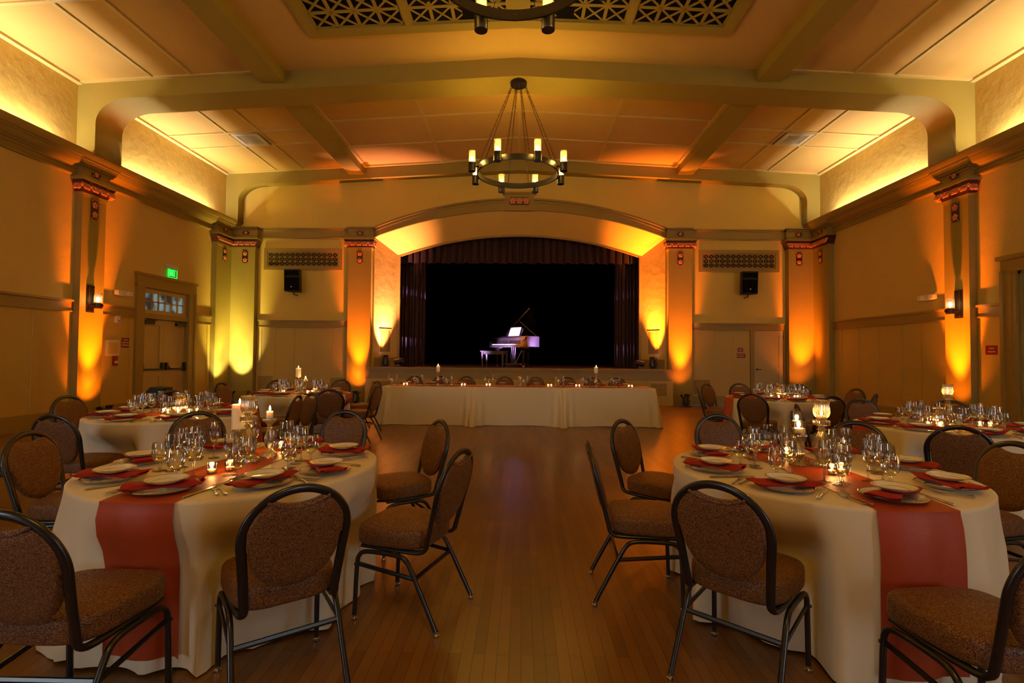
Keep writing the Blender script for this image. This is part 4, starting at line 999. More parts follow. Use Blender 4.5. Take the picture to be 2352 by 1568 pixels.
# ================================================================== TABLEWARE PROTOTYPES
def make_glass(kind, parts):
    nm = {'wine': 'wine_glass', 'flute': 'champagne_flute', 'goblet': 'water_goblet'}[kind]
    if kind == 'wine':
        bowl = [(.006, .088), (.018, .092), (.032, .104), (.040, .124), (.0425, .145), (.041, .170), (.037, .205)]; stem = [(.0055, .012), (.004, .03), (.0038, .06), (.005, .084), (.007, .090)]; foot = [(.036, 0), (.037, .003), (.020, .007), (.006, .014)]
    elif kind == 'flute':
        bowl = [(.006, .090), (.014, .100), (.023, .120), (.0275, .145), (.028, .170), (.0265, .200), (.024, .222)]; stem = [(.005, .012), (.004, .03), (.004, .07), (.006, .092)]; foot = [(.031, 0), (.032, .003), (.018, .006), (.005, .013)]
    else:
        bowl = [(.007, .048), (.022, .054), (.036, .070), (.042, .092), (.0415, .120), (.037, .155)]; stem = [(.007, .012), (.006, .022), (.006, .036), (.009, .050)]; foot = [(.035, 0), (.036, .003), (.022, .007), (.007, .014)]
    n = 20; rr, zz = bowl[-1]
    def bw_(m): m.lathe(bowl, n, cap1=False); m.tube([(rr*math.cos(2*PI*k/n), rr*math.sin(2*PI*k/n), zz) for k in range(n)], .0009, 5, closed=True)
    if parts:
        t = thing(nm, '', 'glass')
        m = MB(); bw_(m); m.build('bowl', 'glass', t, 60); MB().lathe(stem, 12).build('stem', 'glass', t, 60); MB().lathe(foot, n).build('foot', 'glass', t, 60); return t
    m = MB(); bw_(m); m.lathe(stem, 8); m.lathe(foot, 16); return tag(m.build(nm, 'glass', None, 60), None, 'glass')
def make_plate(r, nm, lbl):
    m = MB()
    prof = [(r*.55, 0), (r*.60, .0015), (r*.97, .016), (r, .018), (r*.985, .0195), (r*.93, .0180), (r*.90, .0172), (r*.70, .0085), (r*.64, .0050), (r*.62, .0040), (.001, .0040)]
    m.lathe(prof, 40, mis=[0, 0, 1, 1, 1, 0, 0, 0, 1, 0]); return tag(m.build(nm, ['porcelain', 'gold'], None, 50), None, 'plate')
def make_napkin():
    m = MB()
    def fn(u, v):
        x = -.155+.31*u; w_ = .050+.012*math.sin(u*9)*.3 + (.022*abs(2*u-1)**1.5)
        e = abs(2*u-1); c = max(0, 1-max(0, e-.86)/.14); c = math.sqrt(c)
        a = 2*PI*v; y = w_*sq(math.cos(a), .6); z = .0085*math.sin(a)*(1+.7*e)*c + .010*(e**3) + .003*math.sin(u*17+4*math.cos(a))*e
        return (x+.012*e*math.sin(3*a), y+.006*math.sin(u*5), z+.011)
    m.grid(fn, 34, 18, cv=True)
    o = m.build('napkin', 'napkin', None, 60); return tag(o, None, 'napkin')
def blade(m, pts, w_, z0, t):
    pass
def make_fork(L, parts, nm):
    k = L/.195
    hd = MB(); zf = lambda y: .004+.010*max(0, (y-.115*k)/(.08*k))**2-.0*y + .006*max(0, (.05*k-y)/(.05*k))**2*.5
    def strip(mb, x0, x1, ys, wf=None, t=.0022):
        for a, b_ in zip(ys[:-1], ys[1:]):
            wa, wb = (wf(a), wf(b_)) if wf else (1, 1)
            mb.add([(x0*wa, a, zf(a)), (x1*wa, a, zf(a)), (x1*wb, b_, zf(b_)), (x0*wb, b_, zf(b_)), (x0*wa, a, zf(a)+t), (x1*wa, a, zf(a)+t), (x1*wb, b_, zf(b_)+t), (x0*wb, b_, zf(b_)+t)],
                   [(0, 3, 2, 1), (4, 5, 6, 7), (0, 1, 5, 4), (2, 3, 7, 6), (1, 2, 6, 5), (3, 0, 4, 7)])
    strip(hd, -.011, .011, [(.118+.006*i)*k for i in range(5)], lambda y: min(1, .35+.65*((y/k-.118)/.018)))
    for x in (-.0105, -.0043, .0019, .0081): strip(hd, x, x+.0024, [(.142+.009*i)*k for i in range(7)])
    hn = MB(); strip(hn, -.0035, .0035, [.012*i*k for i in range(11)], lambda y: 1+1.2*max(0, 1-y/k/.05), .003)
    if parts: t = thing(nm, '', 'fork'); hd.build('tines', 'silver', t, 30); hn.build('handle', 'silver', t, 30); return t
    hd.add(hn.v, hn.f); return tag(hd.build(nm, 'silver', None, 30), None, 'fork')
def make_knife(parts):
    b_ = MB(); out = [(-.009, .10), (.007, .10), (.0085, .13), (.009, .19), (.004, .222), (-.004, .235), (-.009, .22)]
    b_.prism(out, lambda a, c, h: (a, c, h), .004, .0055)
    h_ = MB(); h_.tube([(0, 0, .005), (0, .03, .0055), (0, .07, .005), (0, .105, .005)], [.008, .0085, .007, .0055], 8, ry=[.0045, .005, .0045, .0035])
    if parts: t = thing('table_knife', '', 'knife'); b_.build('blade', 'silver', t, 30); h_.build('handle', 'silver', t, 60); return t
    b_.add(h_.v, h_.f); return tag(b_.build('table_knife', 'silver', None, 40), None, 'knife')
NEAR = dict(wine=make_glass('wine', True), flute=make_glass('flute', True), goblet=make_glass('goblet', True), fork=make_fork(.195, True, 'dinner_fork'), sfork=make_fork(.165, True, 'salad_fork'), knife=make_knife(True))
FAR = dict(wine=make_glass('wine', False), flute=make_glass('flute', False), goblet=make_glass('goblet', False), fork=make_fork(.195, False, 'dinner_fork'), sfork=make_fork(.165, False, 'salad_fork'), knife=make_knife(False))
PL = make_plate(.135, 'dinner_plate', ''); PS = make_plate(.092, 'side_plate', ''); NP = make_napkin()
TZ = .772
NAMES8 = {0: 'right', 45: 'back right', 90: 'back', 135: 'back left', 180: 'left', 225: 'front left', 270: 'front', 315: 'front right'}
def seat_name(deg): return NAMES8[int(round((deg % 360)/45)) % 8*45]
GR = dict(plate='dinner plates', side='side plates', nap='red napkins', wine='wine glasses', flute='champagne flutes', goblet='water goblets', fork='dinner forks', sfork='salad forks', knife='table knives')
def setting(cx, cy_, deg, tname, K, rp=.585, seat=None, glasses=True, idx=0, straight=None, napdeg=None):
    rnd = random.Random(int(cx*100)+int(deg)*7)
    a = math.radians(deg); o = Vector((math.cos(a), math.sin(a))); i_ = -o; rt = Vector((i_.y, -i_.x)); c = Vector((cx, cy_))+o*rp
    face = math.atan2(i_.y, i_.x)-PI/2       # rotation so that local +Y points inwards
    w_ = 'at the %s seat of the %s' % (seat or seat_name(deg), tname)
    P = lambda r, f: (c+rt*r+i_*f)
    place(PL, (c.x, c.y, TZ+.002), face, 'gold-rimmed dinner plate '+w_, group=GR['plate'])
    nr = face+(napdeg if napdeg is not None else rnd.uniform(.5, 1.0))
    place(NP, (c.x, c.y, TZ+.0185), nr, 'red folded napkin '+w_, group=GR['nap'])
    place(PS, (c.x+.008, c.y, TZ+.043), face, 'small gold-rimmed side plate '+w_, group=GR['side'])
    j = lambda: rnd.uniform(-.012, .012)
    for key, r_, f in (('fork', -.175, -.10), ('sfork', -.205, -.10), ('knife', .175, -.11)):
        q = P(r_+j(), f+j()); lb_ = {'fork': 'silver dinner fork ', 'sfork': 'silver salad fork ', 'knife': 'silver table knife '}[key]
        place(K[key], (q.x, q.y, TZ+.001), face+rnd.uniform(-.08, .08), lb_+w_, group=GR[key])
    if glasses:
        for key, r_, f in (('goblet', .19, .25), ('flute', .11, .30), ('wine', .19, .32)):
            q = P(r_+j(), f+j()); lb_ = {'wine': 'clear wine glass ', 'flute': 'slim champagne flute ', 'goblet': 'short-stemmed water goblet '}[key]
            place(K[key], (q.x, q.y, TZ+.001), rnd.uniform(0, 6), lb_+w_, group=GR[key])

# chairs: hoop-top position measured, heading, label
CHS = [
 (-.738, 1.923, 127, 'patterned chair at the front of the near left table, back to camera'),
 (-.202, 2.646, 162, 'chair at the right of the near left table, nearest the aisle'),
 (-.50, 3.80, 215, 'chair at the back right of the near left table, facing the camera side'),
 (-1.42, 4.36, 268, 'chair directly behind the near left table'),
 (-2.66, 4.26, 305, 'chair at the back left of the near left table, arch behind tall glasses'),
 (-3.62, 3.93, 88, 'front chair of the middle left table, back turned, beyond the left edge chair'),
 (-2.94, 3.05, 5, 'large chair at the left of the near left table with open hand slot'),
 (-1.52, 1.54, 90, 'dark chair in the lower left corner of the picture'),
 (-2.70, 2.02, 35, 'left-edge chair mostly cut off, only its seat showing by the near left table'),
 (-4.95, 5.50, 352, 'chair at the left of the middle left table below the lit pilaster'),
 (-4.40, 6.40, 307, 'chair behind the middle left table in front of the double door'),
 (-2.27, 5.32, 184, 'nearer of two side-on chairs at the right of the middle left table'),
 (-2.50, 6.24, 230, 'farther of two side-on chairs at the right of the middle left table'),
 (-4.78, 4.42, 35, 'chair seen as a dark red sliver at the left edge of the picture'),
 (-4.83, 8.17, 356, 'chair at the left of the far left table before the corner pilaster'),
 (-3.72, 7.00, 42, 'chair at the front left of the far left table, turned to the right'),
 (-4.35, 9.10, 310, 'chair at the back left of the far left table'),
 (-2.72, 7.36, 115, 'chair at the front right of the far left table, back to camera'),
 (-3.30, 9.45, 268, 'chair at the back of the far left table beside the wall vent'),
 (-2.50, 9.05, 225, 'farther of two chairs right of the far left table, by the stage pilaster'),
 (-2.12, 7.80, 172, 'nearer of two chairs right of the far left table, by the head table'),
 (.50, 3.00, -5, 'edge-on chair at the left of the near right table on the aisle'),
 (.88, 3.94, 318, 'chair at the back left of the near right table by the aisle'),
 (1.79, 4.38, 270, 'chair directly behind the near right table facing the camera'),
 (2.72, 3.98, 228, 'chair at the back right of the near right table, arch behind tall glasses'),
 (3.37, 3.82, 55, 'dark chair between the near right and middle right tables with its slot open'),
 (3.07, 3.08, 187, 'dark chair at the right of the near right table, at the right edge'),
 (1.74, 1.50, 95, 'chair in the lower right corner of the picture'),
 (.880, 2.022, 48, 'dark maroon chair at the front of the near right table, back to the camera'),
 (3.05, 8.50, 340, 'nearer of two chairs at the left of the far right table'),
 (3.45, 9.20, 305, 'farther of two chairs at the left of the far right table'),
 (4.15, 9.45, 270, 'chair behind the far right table beside the red wall signs'),
 (3.33, 7.12, 50, 'dark chair at the front left of the far right table, back to camera'),
 (5.15, 9.25, 232, 'chair at the back right of the far right table below the corner pilaster'),
 (4.27, 6.84, 92, 'chair at the front of the far right table with its back to the camera'),
 (3.02, 5.40, 340, 'half hidden chair at the left of the middle right table behind the candlesticks'),
 (4.19, 6.16, 268, 'chair behind the middle right table, left of its candlestick'),
 (5.19, 6.08, 235, 'chair behind the jar and candlestick of the middle right table'),
 (5.45, 8.13, 190, 'small chair at the right of the far right table showing its slot'),
 (5.02, 7.08, 135, 'chair at the front right of the far right table, tilted back edge showing'),
]
def pushes(cx, cy_):
    out = []
    for x, y, f, l in CHS:
        a = math.radians(f); x, y = adjust(x, y); x += math.cos(a)*.33; y += math.sin(a)*.33
        d = math.hypot(x-cx, y-cy_)
        if d < 1.35:
            # nearest reach of the seat and front legs along the radial direction
            ux, uy = (cx-x)/d, (cy_-y)/d; ca, sa = math.cos(a), math.sin(a); best = 0
            for fx, fy in ((.23, .235), (.23, -.235), (.23, 0)):
                px, py = ca*fx-sa*fy, sa*fx+ca*fy; best = max(best, px*ux+py*uy)
            out.append((math.atan2(y-cy_, x-cx), max(.50, d-best-.015)))
    return out
# ================================================================== ROUND TABLES
class Cloth:
    def __init__(s, R, seed, nf=11, amp=.075, flare=.0, push=()):
        s.R = R; s.push = push; r = random.Random(seed); s.amp = amp; s.flare = flare
        s.c = [(nf+k, r.uniform(0, 6.28), r.uniform(.5, 1)) for k in (-1, 4, 9)]; s.e = [(k, r.uniform(0, 6.28)) for k in (2, 3)]
        s.h = [(k, r.uniform(0, 6.28), r.uniform(.3, 1)) for k in (5, 9, 17)]
    def rad(s, th, d):        # radius at angle th, d = drop 0..1
        f = sum(w*(1-2*abs(math.sin(n*th/2+p))**.75) for n, p, w in s.c)/2.0
        e = sum(math.sin(n*th+p) for n, p in s.e)*.25
        k = min(1, d*3)
        amp = s.amp*(k**1.2)*(.35+.65*d); base = s.R+.006+amp*(.8+.5*e); rip = amp*f + (.03*(d-.93)/.07*f if d > .93 else 0)
        for pa, pr in s.push:      # a seat pushed in under the table presses the cloth back
            dd = abs((th-pa+PI) % (2*PI)-PI)*s.R; w = 1-min(1, max(0, (dd-.20)/.14)); w = w*w*(3-2*w)
            q = min(1, max(0, (d-.10)/.28)); q = q*q*(3-2*q)
            if base > pr-.02: base += (pr-.02-base)*w*q
            rip *= 1-.7*w*q
        return base+rip
    def zz(s, th, d):
        hem = .004+.010*(1+sum(w*math.sin(n*th+p) for n, p, w in s.h)/2)
        return TZ-.004-(TZ-.004-hem)*d
def round_table(cx, cy_, key, tname, seats, K, run_dir=90, run_w=.33, R=.765, seed=1, run_off=(0, 0), amp=.075):
    C_ = Cloth(R, seed, amp=amp, push=pushes(cx, cy_)); nT = 160; m = MB()
    rings = [0.15, .45, .8, .95, .985]
    vs = [(0, 0, TZ)]; fs = []
    for q in rings: vs += [(q*R*math.cos(2*PI*k/nT), q*R*math.sin(2*PI*k/nT), TZ) for k in range(nT)]
    vs += [((R-.003)*math.cos(2*PI*k/nT), (R-.003)*math.sin(2*PI*k/nT), TZ-.0015) for k in range(nT)]
    ds = [0, .02, .05, .1, .16, .23, .31, .4, .5, .6, .7, .8, .88, .93, .965, 1.0]
    for d in ds: vs += [(C_.rad(2*PI*k/nT, d)*math.cos(2*PI*k/nT), C_.rad(2*PI*k/nT, d)*math.sin(2*PI*k/nT), C_.zz(2*PI*k/nT, d)) for k in range(nT)]
    tot = len(rings)+1+len(ds)
    fs += [(0, 1+k, 1+(k+1) % nT) for k in range(nT)]
    for i in range(tot-1): fs += [(1+i*nT+k, 1+(i+1)*nT+k, 1+(i+1)*nT+(k+1) % nT, 1+i*nT+(k+1) % nT) for k in range(nT)]
    m.add(vs, fs); o = m.build('tablecloth', 'cloth', None, 75, (cx, cy_, 0)); tag(o, 'floor-length ivory tablecloth over the '+tname, 'tablecloth', 'round ivory tablecloths')
    # runner
    a = math.radians(run_dir); ux, uy = math.cos(a), math.sin(a); px, py = -uy, ux; m = MB(); nw = 15
    tl = [-1-.0]  # parameter list: hanging, top, hanging
    path = [(-1, d) for d in reversed([.0, .02, .05, .1, .2, .3, .4, .5, .6, .7, .8, .88, .94])]+[(0, t/10) for t in range(-9, 10)]+[(1, d) for d in [.0, .02, .05, .1, .2, .3, .4, .5, .6, .7, .8, .88, .94]]
    rows = []
    for kind, v in path:
        row = []
        for i in range(nw):
            w_ = (-.5+i/(nw-1))*run_w; L = math.sqrt(R*R-w_*w_)
            if kind == 0: X, Y_, Z_ = px*w_+ux*v*L, py*w_+uy*v*L, TZ+.0035
            else:
                ex, ey = px*w_+ux*kind*L, py*w_+uy*kind*L; th = math.atan2(ey, ex); rr = C_.rad(th, v)+.007
                # keep the strip straight: move outward only along the runner direction
                g = rr*1.0; L2 = math.sqrt(max(0, g*g-w_*w_)); X, Y_ = px*w_+ux*kind*L2, py*w_+uy*kind*L2; th2 = math.atan2(Y_, X); rr2 = max(C_.rad(th2+q_, v) for q_ in (-.06, -.04, -.02, 0, .02, .04, .06))+.012*min(1, v*12)+.004; sc_ = rr2/math.hypot(X, Y_)
                X, Y_ = X*max(1, sc_), Y_*max(1, sc_); Z_ = min(TZ+.0035, C_.zz(th2, v)+.003+.02*(v > .9))
            row.append((X, Y_, Z_))
        rows.append(row)
    m.add([p for r in rows for p in r], [(i*nw+j, i*nw+j+1, (i+1)*nw+j+1, (i+1)*nw+j) for i in range(len(rows)-1) for j in range(nw-1)])
    o = m.build('table_runner', 'runner', None, 75, (cx, cy_, 0)); tag(o, 'rust red table runner laid across the '+tname, 'table runner', 'rust red runners')
    for dg in seats: setting(cx, cy_, dg, tname, K)

T = dict(L1=(-1.535, 2.925), R1=(1.80, 2.965), L2=(-3.54, 5.25), L3=(-3.46, 8.07), R2=(4.20, 4.90), R3=(4.16, 8.03))
TN = dict(L1='near left table', R1='near right table', L2='middle left table', L3='far left table', R2='middle right table', R3='far right table')
round_table(*T['L1'], 'L1', TN['L1'], [180, 222, 267, 309, 344, 33, 82, 128], NEAR, run_dir=88, seed=11, run_w=.34)
round_table(*T['R1'], 'R1', TN['R1'], [140, 184, 228, 273, 322, 8, 50, 95], NEAR, run_dir=91, seed=23, run_w=.36)
round_table(*T['L2'], 'L2', TN['L2'], [214, 262, 305, 352, 40, 85, 130, 172], FAR, run_dir=20, seed=31)
round_table(*T['L3'], 'L3', TN['L3'], [182, 225, 262, 312, 355, 45, 90, 135], FAR, run_dir=5, seed=41)
round_table(*T['R2'], 'R2', TN['R2'], [165, 118, 75, 30, 345, 298, 255, 210], FAR, run_dir=172, seed=51)
round_table(*T['R3'], 'R3', TN['R3'], [145, 190, 232, 268, 312, 355, 45, 95], FAR, run_dir=178, seed=61)

for x, y, f, l in CHS: chair_at(x, y, f, l)

# ================================================================== HEAD TABLE
HX = [(-2.70, -.885), (-.865, .925), (.945, 2.79)]; HY0, HY1 = 10.13, 10.86
hn_ = ['left', 'middle', 'right']
for i, (x0, x1) in enumerate(HX):
    m = MB(); rnd = random.Random(70+i); cxm, cym = (x0+x1)/2, (HY0+HY1)/2; hx, hy = (x1-x0)/2, (HY1-HY0)/2
    per = []      # perimeter parameter points with rounded corners
    nseg = 40
    def pp(t):      # t 0..1 clockwise from front left
        L = 4*(hx+hy); d = t*L
        for (ax, ay, bx, by, l) in ((-hx, -hy, hx, -hy, 2*hx), (hx, -hy, hx, hy, 2*hy), (hx, hy, -hx, hy, 2*hx), (-hx, hy, -hx, -hy, 2*hy)):
            if d <= l+1e-9: return (ax+(bx-ax)*d/l, ay+(by-ay)*d/l)
            d -= l
        return (-hx, -hy)
    nP = 260; L = 4*(hx+hy); corners = [0, 2*hx/L, (2*hx+2*hy)/L, (4*hx+2*hy)/L]
    ph = [rnd.uniform(0, 6.28) for _ in range(4)]
    def hang(t, d):
        x, y = pp(t % 1); nxn = x/hx if abs(abs(x)-hx) < 1e-4 else 0; nyn = y/hy if abs(abs(y)-hy) < 1e-4 else 0
        cd = min(min(abs(t-c), 1-abs(t-c)) for c in corners)*L
        cf = math.exp(-(cd/.17)**2)
        ripple = .012*math.sin(t*L*5.1+ph[2])*d*d+.006*math.sin(t*L*3.3+ph[0])*d+.004*math.sin(t*L*9+ph[1])*d + .085*cf*math.sin(cd*42+ph[2])*d
        side = 0.62 if nxn and not nyn else 1
        out = (.012+.02*d+ripple)*side
        fx = out*(nxn if nxn else 0); fy = out*nyn
        # corner flare sideways, kept small between neighbours
        outer = (i == 0 and x < 0) or (i == 2 and x > 0)
        lat = cf*d*(.07 if outer else .05)
        fx += (1 if x > 0 else -1)*lat*(1 if outer else .15); fy += (1 if y > 0 else -1)*cf*d*(.10 if outer else .24)
        return (cxm+x+fx, cym+y+fy, .762*(1-d)+(.006+.004*math.sin(t*L*7+ph[3]))*d)
    vs = [(cxm, cym, .768)]+[(cxm+pp(k/nP)[0]*.995, cym+pp(k/nP)[1]*.99, .768) for k in range(nP)]
    ds = [0, .04, .12, .25, .4, .55, .7, .85, .95, 1]
    for d in ds: vs += [hang(k/nP, d) for k in range(nP)]
    fs = [(0, 1+k, 1+(k+1) % nP) for k in range(nP)]
    for a in range(len(ds)): fs += [(1+a*nP+k, 1+(a+1)*nP+k, 1+(a+1)*nP+(k+1) % nP, 1+a*nP+(k+1) % nP) for k in range(nP)]
    m.add(vs, fs); o = m.build('tablecloth', 'head_cloth', None, 60); tag(o, '%s of the three ivory cloths on the long head table before the stage' % hn_[i], 'tablecloth', 'head table cloths')
TZH = .772
m = MB(); m.box(-2.62, 2.72, HY0+.06, HY0+.36, .7690, .7715)
tag(m.build('table_runner', 'runner', None, 0), 'rust red runner lying along the whole head table', 'table runner')
hc = [(-2.31, 0), (-1.72, 0), (-1.13, 0), (-.27, 0), (.42, 0), (1.13, 0), (1.70, 0), (2.24, 0)]
ORD = ['first', 'second', 'third', 'fourth', 'fifth', 'sixth', 'seventh', 'eighth']
for k, (x, _) in enumerate(hc): chair_at(x, 11.32, 270, '%s chair from the left behind the head table' % ORD[k])
TZs = TZ; 
for k, x in enumerate([-2.62, -2.08, -1.47, -.60, .12, .86, 1.42, 2.02]):
    w_ = 'at the %s place from the left of the head table' % ORD[k]
    for key, dx, dy in (('goblet', 0, 0), ('wine', -.07, .05), ('flute', .09, .06)):
        place(FAR[key], (x+dx+.02, HY0+.30+dy, TZH), 0, {'wine': 'clear wine glass ', 'flute': 'slim champagne flute ', 'goblet': 'short-stemmed water goblet '}[key]+w_, group=GR[key])
    px = x+.30; py = HY1-.18
    place(PL, (px, py, TZH), 0, 'gold-rimmed dinner plate '+w_, group=GR['plate']); place(NP, (px, py, TZH+.017), .1, 'red folded napkin '+w_, group=GR['nap']); place(PS, (px, py, TZH+.042), 0, 'small gold-rimmed side plate '+w_, group=GR['side'])
    place(FAR['knife'], (px-.18, py+.1, TZH), PI, 'silver table knife '+w_, group=GR['knife']); place(FAR['fork'], (px+.18, py+.1, TZH), PI, 'silver dinner fork '+w_, group=GR['fork'])

# ================================================================== CANDLES
def stick_mesh(kind, h):
    if kind == 'baluster': p = [(.055, 0), (.057, .01), (.050, .022), (.030, .04), (.018, .055), (.022, .065), (.034, .10), (.036, .13), (.028, .165), (.014, .195), (.012, .205), (.022, .212), (.012, .222), (.018, .235), (.030, .25), (.046, .262), (.050, .268), (.048, .28), (.02, .28)]
    elif kind == 'tall': p = [(.062, 0), (.064, .018), (.060, .03), (.040, .04), (.030, .05), (.046, .085), (.052, .115), (.044, .16), (.022, .20), (.016, .215), (.026, .225), (.016, .235), (.018, .245), (.044, .252), (.047, .255), (.047, .282), (.040, .285), (.0, .285)]
    else: p = [(.045, 0), (.046, .008), (.020, .03), (.012, .06), (.020, .08), (.024, .11), (.012, .15), (.010, .17), (.018, .18), (.034, .19), (.036, .2), (.0, .2)]
    H = p[-1][1]; return [(r, z*h/H) for r, z in p]
def candlestick(kind, h, loc, label, sc_=1.0):
    t = thing('candlestick', label, 'candlestick', loc, random.uniform(0, 3), 'silvered glass candlesticks')
    pr = [(r*sc_, z) for r, z in stick_mesh(kind, h)]; k = len(pr)//3
    MB().lathe(pr[:k+1], 32).build('base', 'mercury_glass', t, 50); MB().lathe(pr[k:], 32).build('stem', 'mercury_glass', t, 50); return t
def flame_mb(z, s=1.0):
    return MB().lathe([(.001, z), (.005*s, z+.006*s), (.0065*s, z+.012*s), (.0045*s, z+.022*s), (.001, z+.034*s)], 10, cap0=False, cap1=False)
def flame_lamp(loc, p=.35): lamp('flame_lamp', 'POINT', loc, (1.0, .50, .14), p, size=.012)
def pillar_candle(loc, r, h, label, lit=True, name='pillar_candle', p=.6, lp=True):
    t = thing(name, label, 'candle', loc, 0, 'pillar candles')
    MB().lathe([(r*.98, 0), (r, .004), (r, h-.006), (r*.93, h), (r*.75, h-.004), (r*.5, h-.010), (.001, h-.012)], 28, cap1=False).build('wax', 'wax', t, 50)
    MB().tube([(0, 0, h-.014), (.001, 0, h+.006)], .0012, 5).build('wick', 'dark', t)
    if lit:
        flame_mb(h+.002).build('flame', 'flame', t)
        if lp: flame_lamp((loc[0], loc[1], loc[2]+h+.022), p)
    return t
def hurricane(loc, label, r=.046, h=.115, lit=True):
    t = thing('hurricane_glass', label, 'candle holder', loc, 0, 'hurricane glasses')
    prof = [(.018, 0), (.026, .004), (r*.86, .022), (r*1.0, .042), (r*.97, .065), (r*.86, .088), (r*.90, .103), (r*1.02, h)]
    MB().lathe(prof, 32, cap1=False).build('cup', 'mercury_glass', t, 60)
    MB().lathe([(.022, .008), (.022, .024), (.001, .024)], 16, cap1=False).build('wax', 'wax', t)
    if lit: flame_mb(.024).build('flame', 'flame', t); flame_lamp((loc[0], loc[1], loc[2]+.046), .16)
    return t
def cyl_cup(loc, label, r=.038, h=.075, wax=.03, mat='glass', power=.45):
    t = thing('glass_candle_cup', label, 'candle holder', loc, 0, 'glass candle cups')
    MB().lathe([(r*.96, 0), (r, .003), (r, h), (r-.002, h), (r-.002, .006), (.001, .006)], 24, cap1=False).build('cup', mat, t, 50)
    MB().lathe([(r*.88, .007), (r*.88, wax), (.001, wax)], 18, cap1=False).build('wax', 'wax', t)
    flame_mb(wax).build('flame', 'flame', t)
    if power: flame_lamp((loc[0], loc[1], loc[2]+wax+.02), power)
    return t
def make_votive():
    t = thing('votive_candle', '', 'votive candle', (0, 0, 0), 0)
    MB().lathe([(.022, 0), (.024, .002), (.027, .055), (.0255, .0555), (.0235, .006), (.001, .006)], 20, cap1=False).build('glass_cup', 'glass', t, 50)
    MB().lathe([(.0205, .007), (.021, .022), (.001, .022)], 16, cap1=False).build('wax', 'wax', t, 50)
    flame_mb(.022, .7).build('flame', 'flame', t); return t
VT = make_votive()
def votive(x, y, label, p=.25, z=None):
    z = TZ+.004 if z is None else z
    place(VT, (x, y, z), 0, label, group='votive candles'); 
    if p: flame_lamp((x, y, z+.045), p)
zt = TZ+.004
# near left table
candlestick('tall', .275, (-1.505, 2.95, zt), 'tall ribbed silvered candlestick carrying the hurricane glass on the near left table')
hurricane((-1.505, 2.95, zt+.277), 'ribbed hurricane glass on top of the tallest candlestick of the near left table', lit=False)
candlestick('baluster', .175, (-1.645, 3.10, zt), 'silvered candlestick carrying the thick white pillar candle on the near left table')
pillar_candle((-1.645, 3.10, zt+.177), .044, .150, 'thick white pillar candle on a silvered stick on the near left table', p=.9)
candlestick('baluster', .235, (-1.475, 3.14, zt), 'silvered candlestick behind the hurricane glass on the near left table', .85)
pillar_candle((-1.475, 3.14, zt+.237), .020, .045, 'short lit candle on the rear candlestick of the near left table', name='small_candle')
for k, (x, y, l) in enumerate([(-1.552, 2.680, 'left of two votive candles in front of the near left centrepiece'), (-1.492, 2.745, 'right of two votive candles in front of the near left centrepiece'),
                (-1.545, 3.285, 'left of two votive candles behind the near left centrepiece'), (-1.495, 3.345, 'right of two votive candles behind the near left centrepiece')]): votive(x, y, l, .45)
# near right table
candlestick('tall', .275, (1.90, 3.05, zt), 'tall silvered candlestick carrying the hurricane glass on the near right table')
hurricane((1.90, 3.05, zt+.277), 'lit hurricane glass on top of the tallest candlestick of the near right table')
candlestick('baluster', .185, (1.775, 3.07, zt), 'shorter silvered candlestick carrying a lit glass cup on the near right table', .95)
cyl_cup((1.775, 3.07, zt+.187), 'lower of two lit glass candle cups on the near right table', r=.040, h=.078, wax=.034)
candlestick('tall', .225, (1.845, 3.22, zt), 'middle silvered candlestick at the back of the near right table', .85)
cyl_cup((1.845, 3.22, zt+.227), 'higher of two lit glass candle cups on the near right table', r=.036, h=.080, wax=.020)
for x, y, l in [(1.845, 3.345, 'votive candle behind the near right centrepiece'), (1.905, 2.875, 'right of two votive candles in front of the near right centrepiece'), (1.835, 2.845, 'left of two votive candles in front of the near right centrepiece')]: votive(x, y, l, .45)
# middle left table: glass jar and a ring of votives
def jar(loc, label, r=.075, h=.20):
    t = thing('glass_jar', label, 'jar', loc, 0, 'ribbed glass jars')
    MB().lathe([(r*.9, 0), (r, .01), (r, h*.72), (r*.85, h*.84), (r*.70, h*.90), (r*.72, h)], 32, cap1=False).build('body', 'mercury_glass', t, 50)
    MB().lathe([(r*.62, h*.97), (r*.78, h*.99), (r*.80, h*1.04), (r*.70, h*1.05), (.0, h*1.05)], 32).build('lid', 'silver', t, 50); return t
jar((-3.50, 5.27, zt), 'ribbed glass jar in the middle of the middle left table')
for k in range(6):
    a = PI+k*PI/5; votive(-3.50+.17*math.cos(a), 5.27+.13*math.sin(a), ['leftmost', 'second from left', 'third from left', 'third from right', 'second from right', 'rightmost'][k]+' votive candle around the jar on the middle left table', .3)
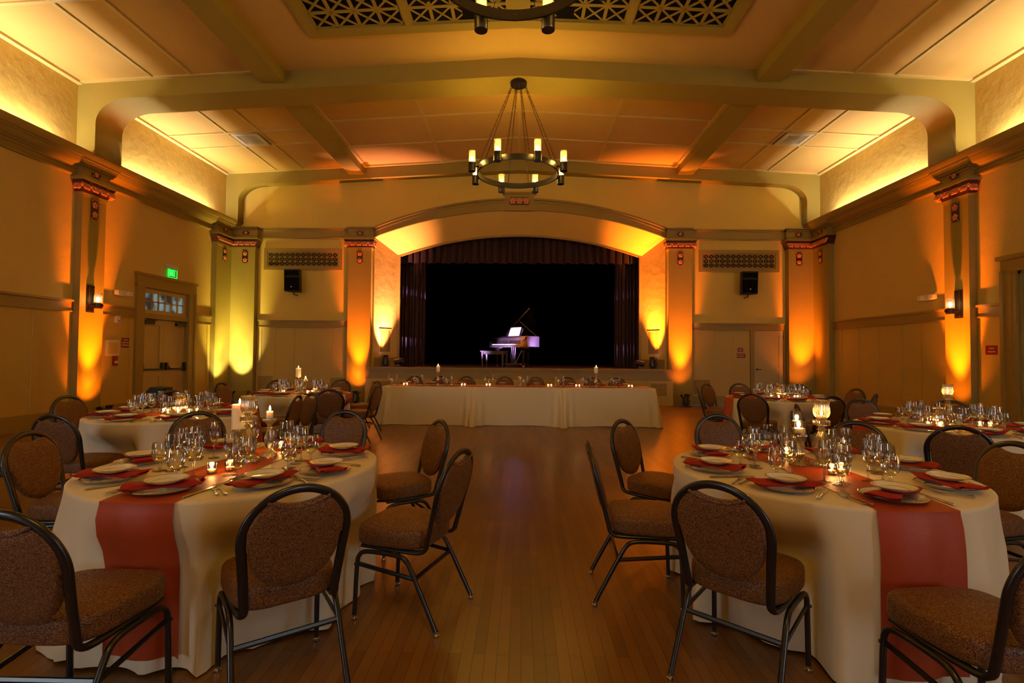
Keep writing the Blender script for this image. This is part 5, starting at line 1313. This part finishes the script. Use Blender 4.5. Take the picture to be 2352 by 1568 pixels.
# far left table
candlestick('baluster', .26, (-3.52, 8.10, zt), 'candlestick carrying the leaning pillar candle on the far left table'); pillar_candle((-3.52, 8.10, zt+.262), .040, .14, 'white pillar candle standing highest on the far left table', p=.8)
candlestick('tall', .22, (-3.38, 8.05, zt), 'candlestick with a tea light on the far left table', .8); pillar_candle((-3.38, 8.05, zt+.222), .018, .02, 'tea light glowing on a stick on the far left table', name='tea_light')
jar((-3.24, 8.12, zt), 'ribbed glass jar on the far left table', .06, .2)
for x, y, l in [(-3.72, 7.98, 'left'), (-3.66, 7.92, 'second from left'), (-3.28, 7.90, 'second from right'), (-3.22, 7.95, 'right')]: votive(x, y, l+' of the four votive candles on the far left table', .5)
# middle right table
jar((4.08, 4.93, zt), 'wide clear glass jar on the middle right table', .085, .17)
candlestick('tall', .28, (4.24, 4.97, zt), 'silvered candlestick carrying a lit hurricane glass on the middle right table'); hurricane((4.24, 4.97, zt+.282), 'lit hurricane glass standing highest on the middle right table')
for k, (x, y) in enumerate([(3.90, 4.78), (3.97, 4.74), (4.02, 4.78), (4.42, 4.83), (4.49, 4.80)]): votive(x, y, ['leftmost', 'second from left', 'middle', 'second from right', 'rightmost'][k]+' votive candle on the middle right table', .3)
# far right table
jar((4.20, 8.05, zt), 'ribbed glass jar in the middle of the far right table', .085, .2)
for k, (x, y) in enumerate([(3.98, 7.90), (4.08, 7.86), (4.33, 7.88), (4.40, 7.92)]): votive(x, y, ['left', 'second from left', 'second from right', 'right'][k]+' of the four votive candles on the far right table', .5)
# head table
for x, side in ((-1.62, 'left'), (1.63, 'right')):
    candlestick('baluster', .29, (x, HY0+.22, TZH), 'tall candlestick on the %s part of the head table' % side, .9)
    pillar_candle((x, HY0+.22, TZH+.292), .038, .12, 'lit pillar candle on the %s candlestick of the head table' % side, p=.5)
for k, x in enumerate([-2.28, -1.09, -.58, .68, 1.25, 2.32]):
    for q in (-1, 1): votive(x+q*.035, HY0+.17, '%s candle of votive pair %s from the left on the head table' % ('left' if q < 0 else 'right', ORD[k]), .3, TZH)

# black gear case by the left wall
cs = thing('equipment_case', 'small black sloped box on the floor behind the middle left table', 'case', (-6.3, 8.65, 0), .2)
MB().prism([(-.22, 0), (.22, 0), (.22, .80), (.02, .82), (-.20, .56)], lambda a, b, h: (a, h, b), -.18, .18).build('body', 'speaker_black', cs, bevel=.01)
MB().tube([(-.05, -.2, .5), (-.05, -.23, .5), (.08, -.23, .5), (.08, -.2, .5)], .008, 6).build('handle', 'black_metal', cs)
bpy.context.view_layer.update()
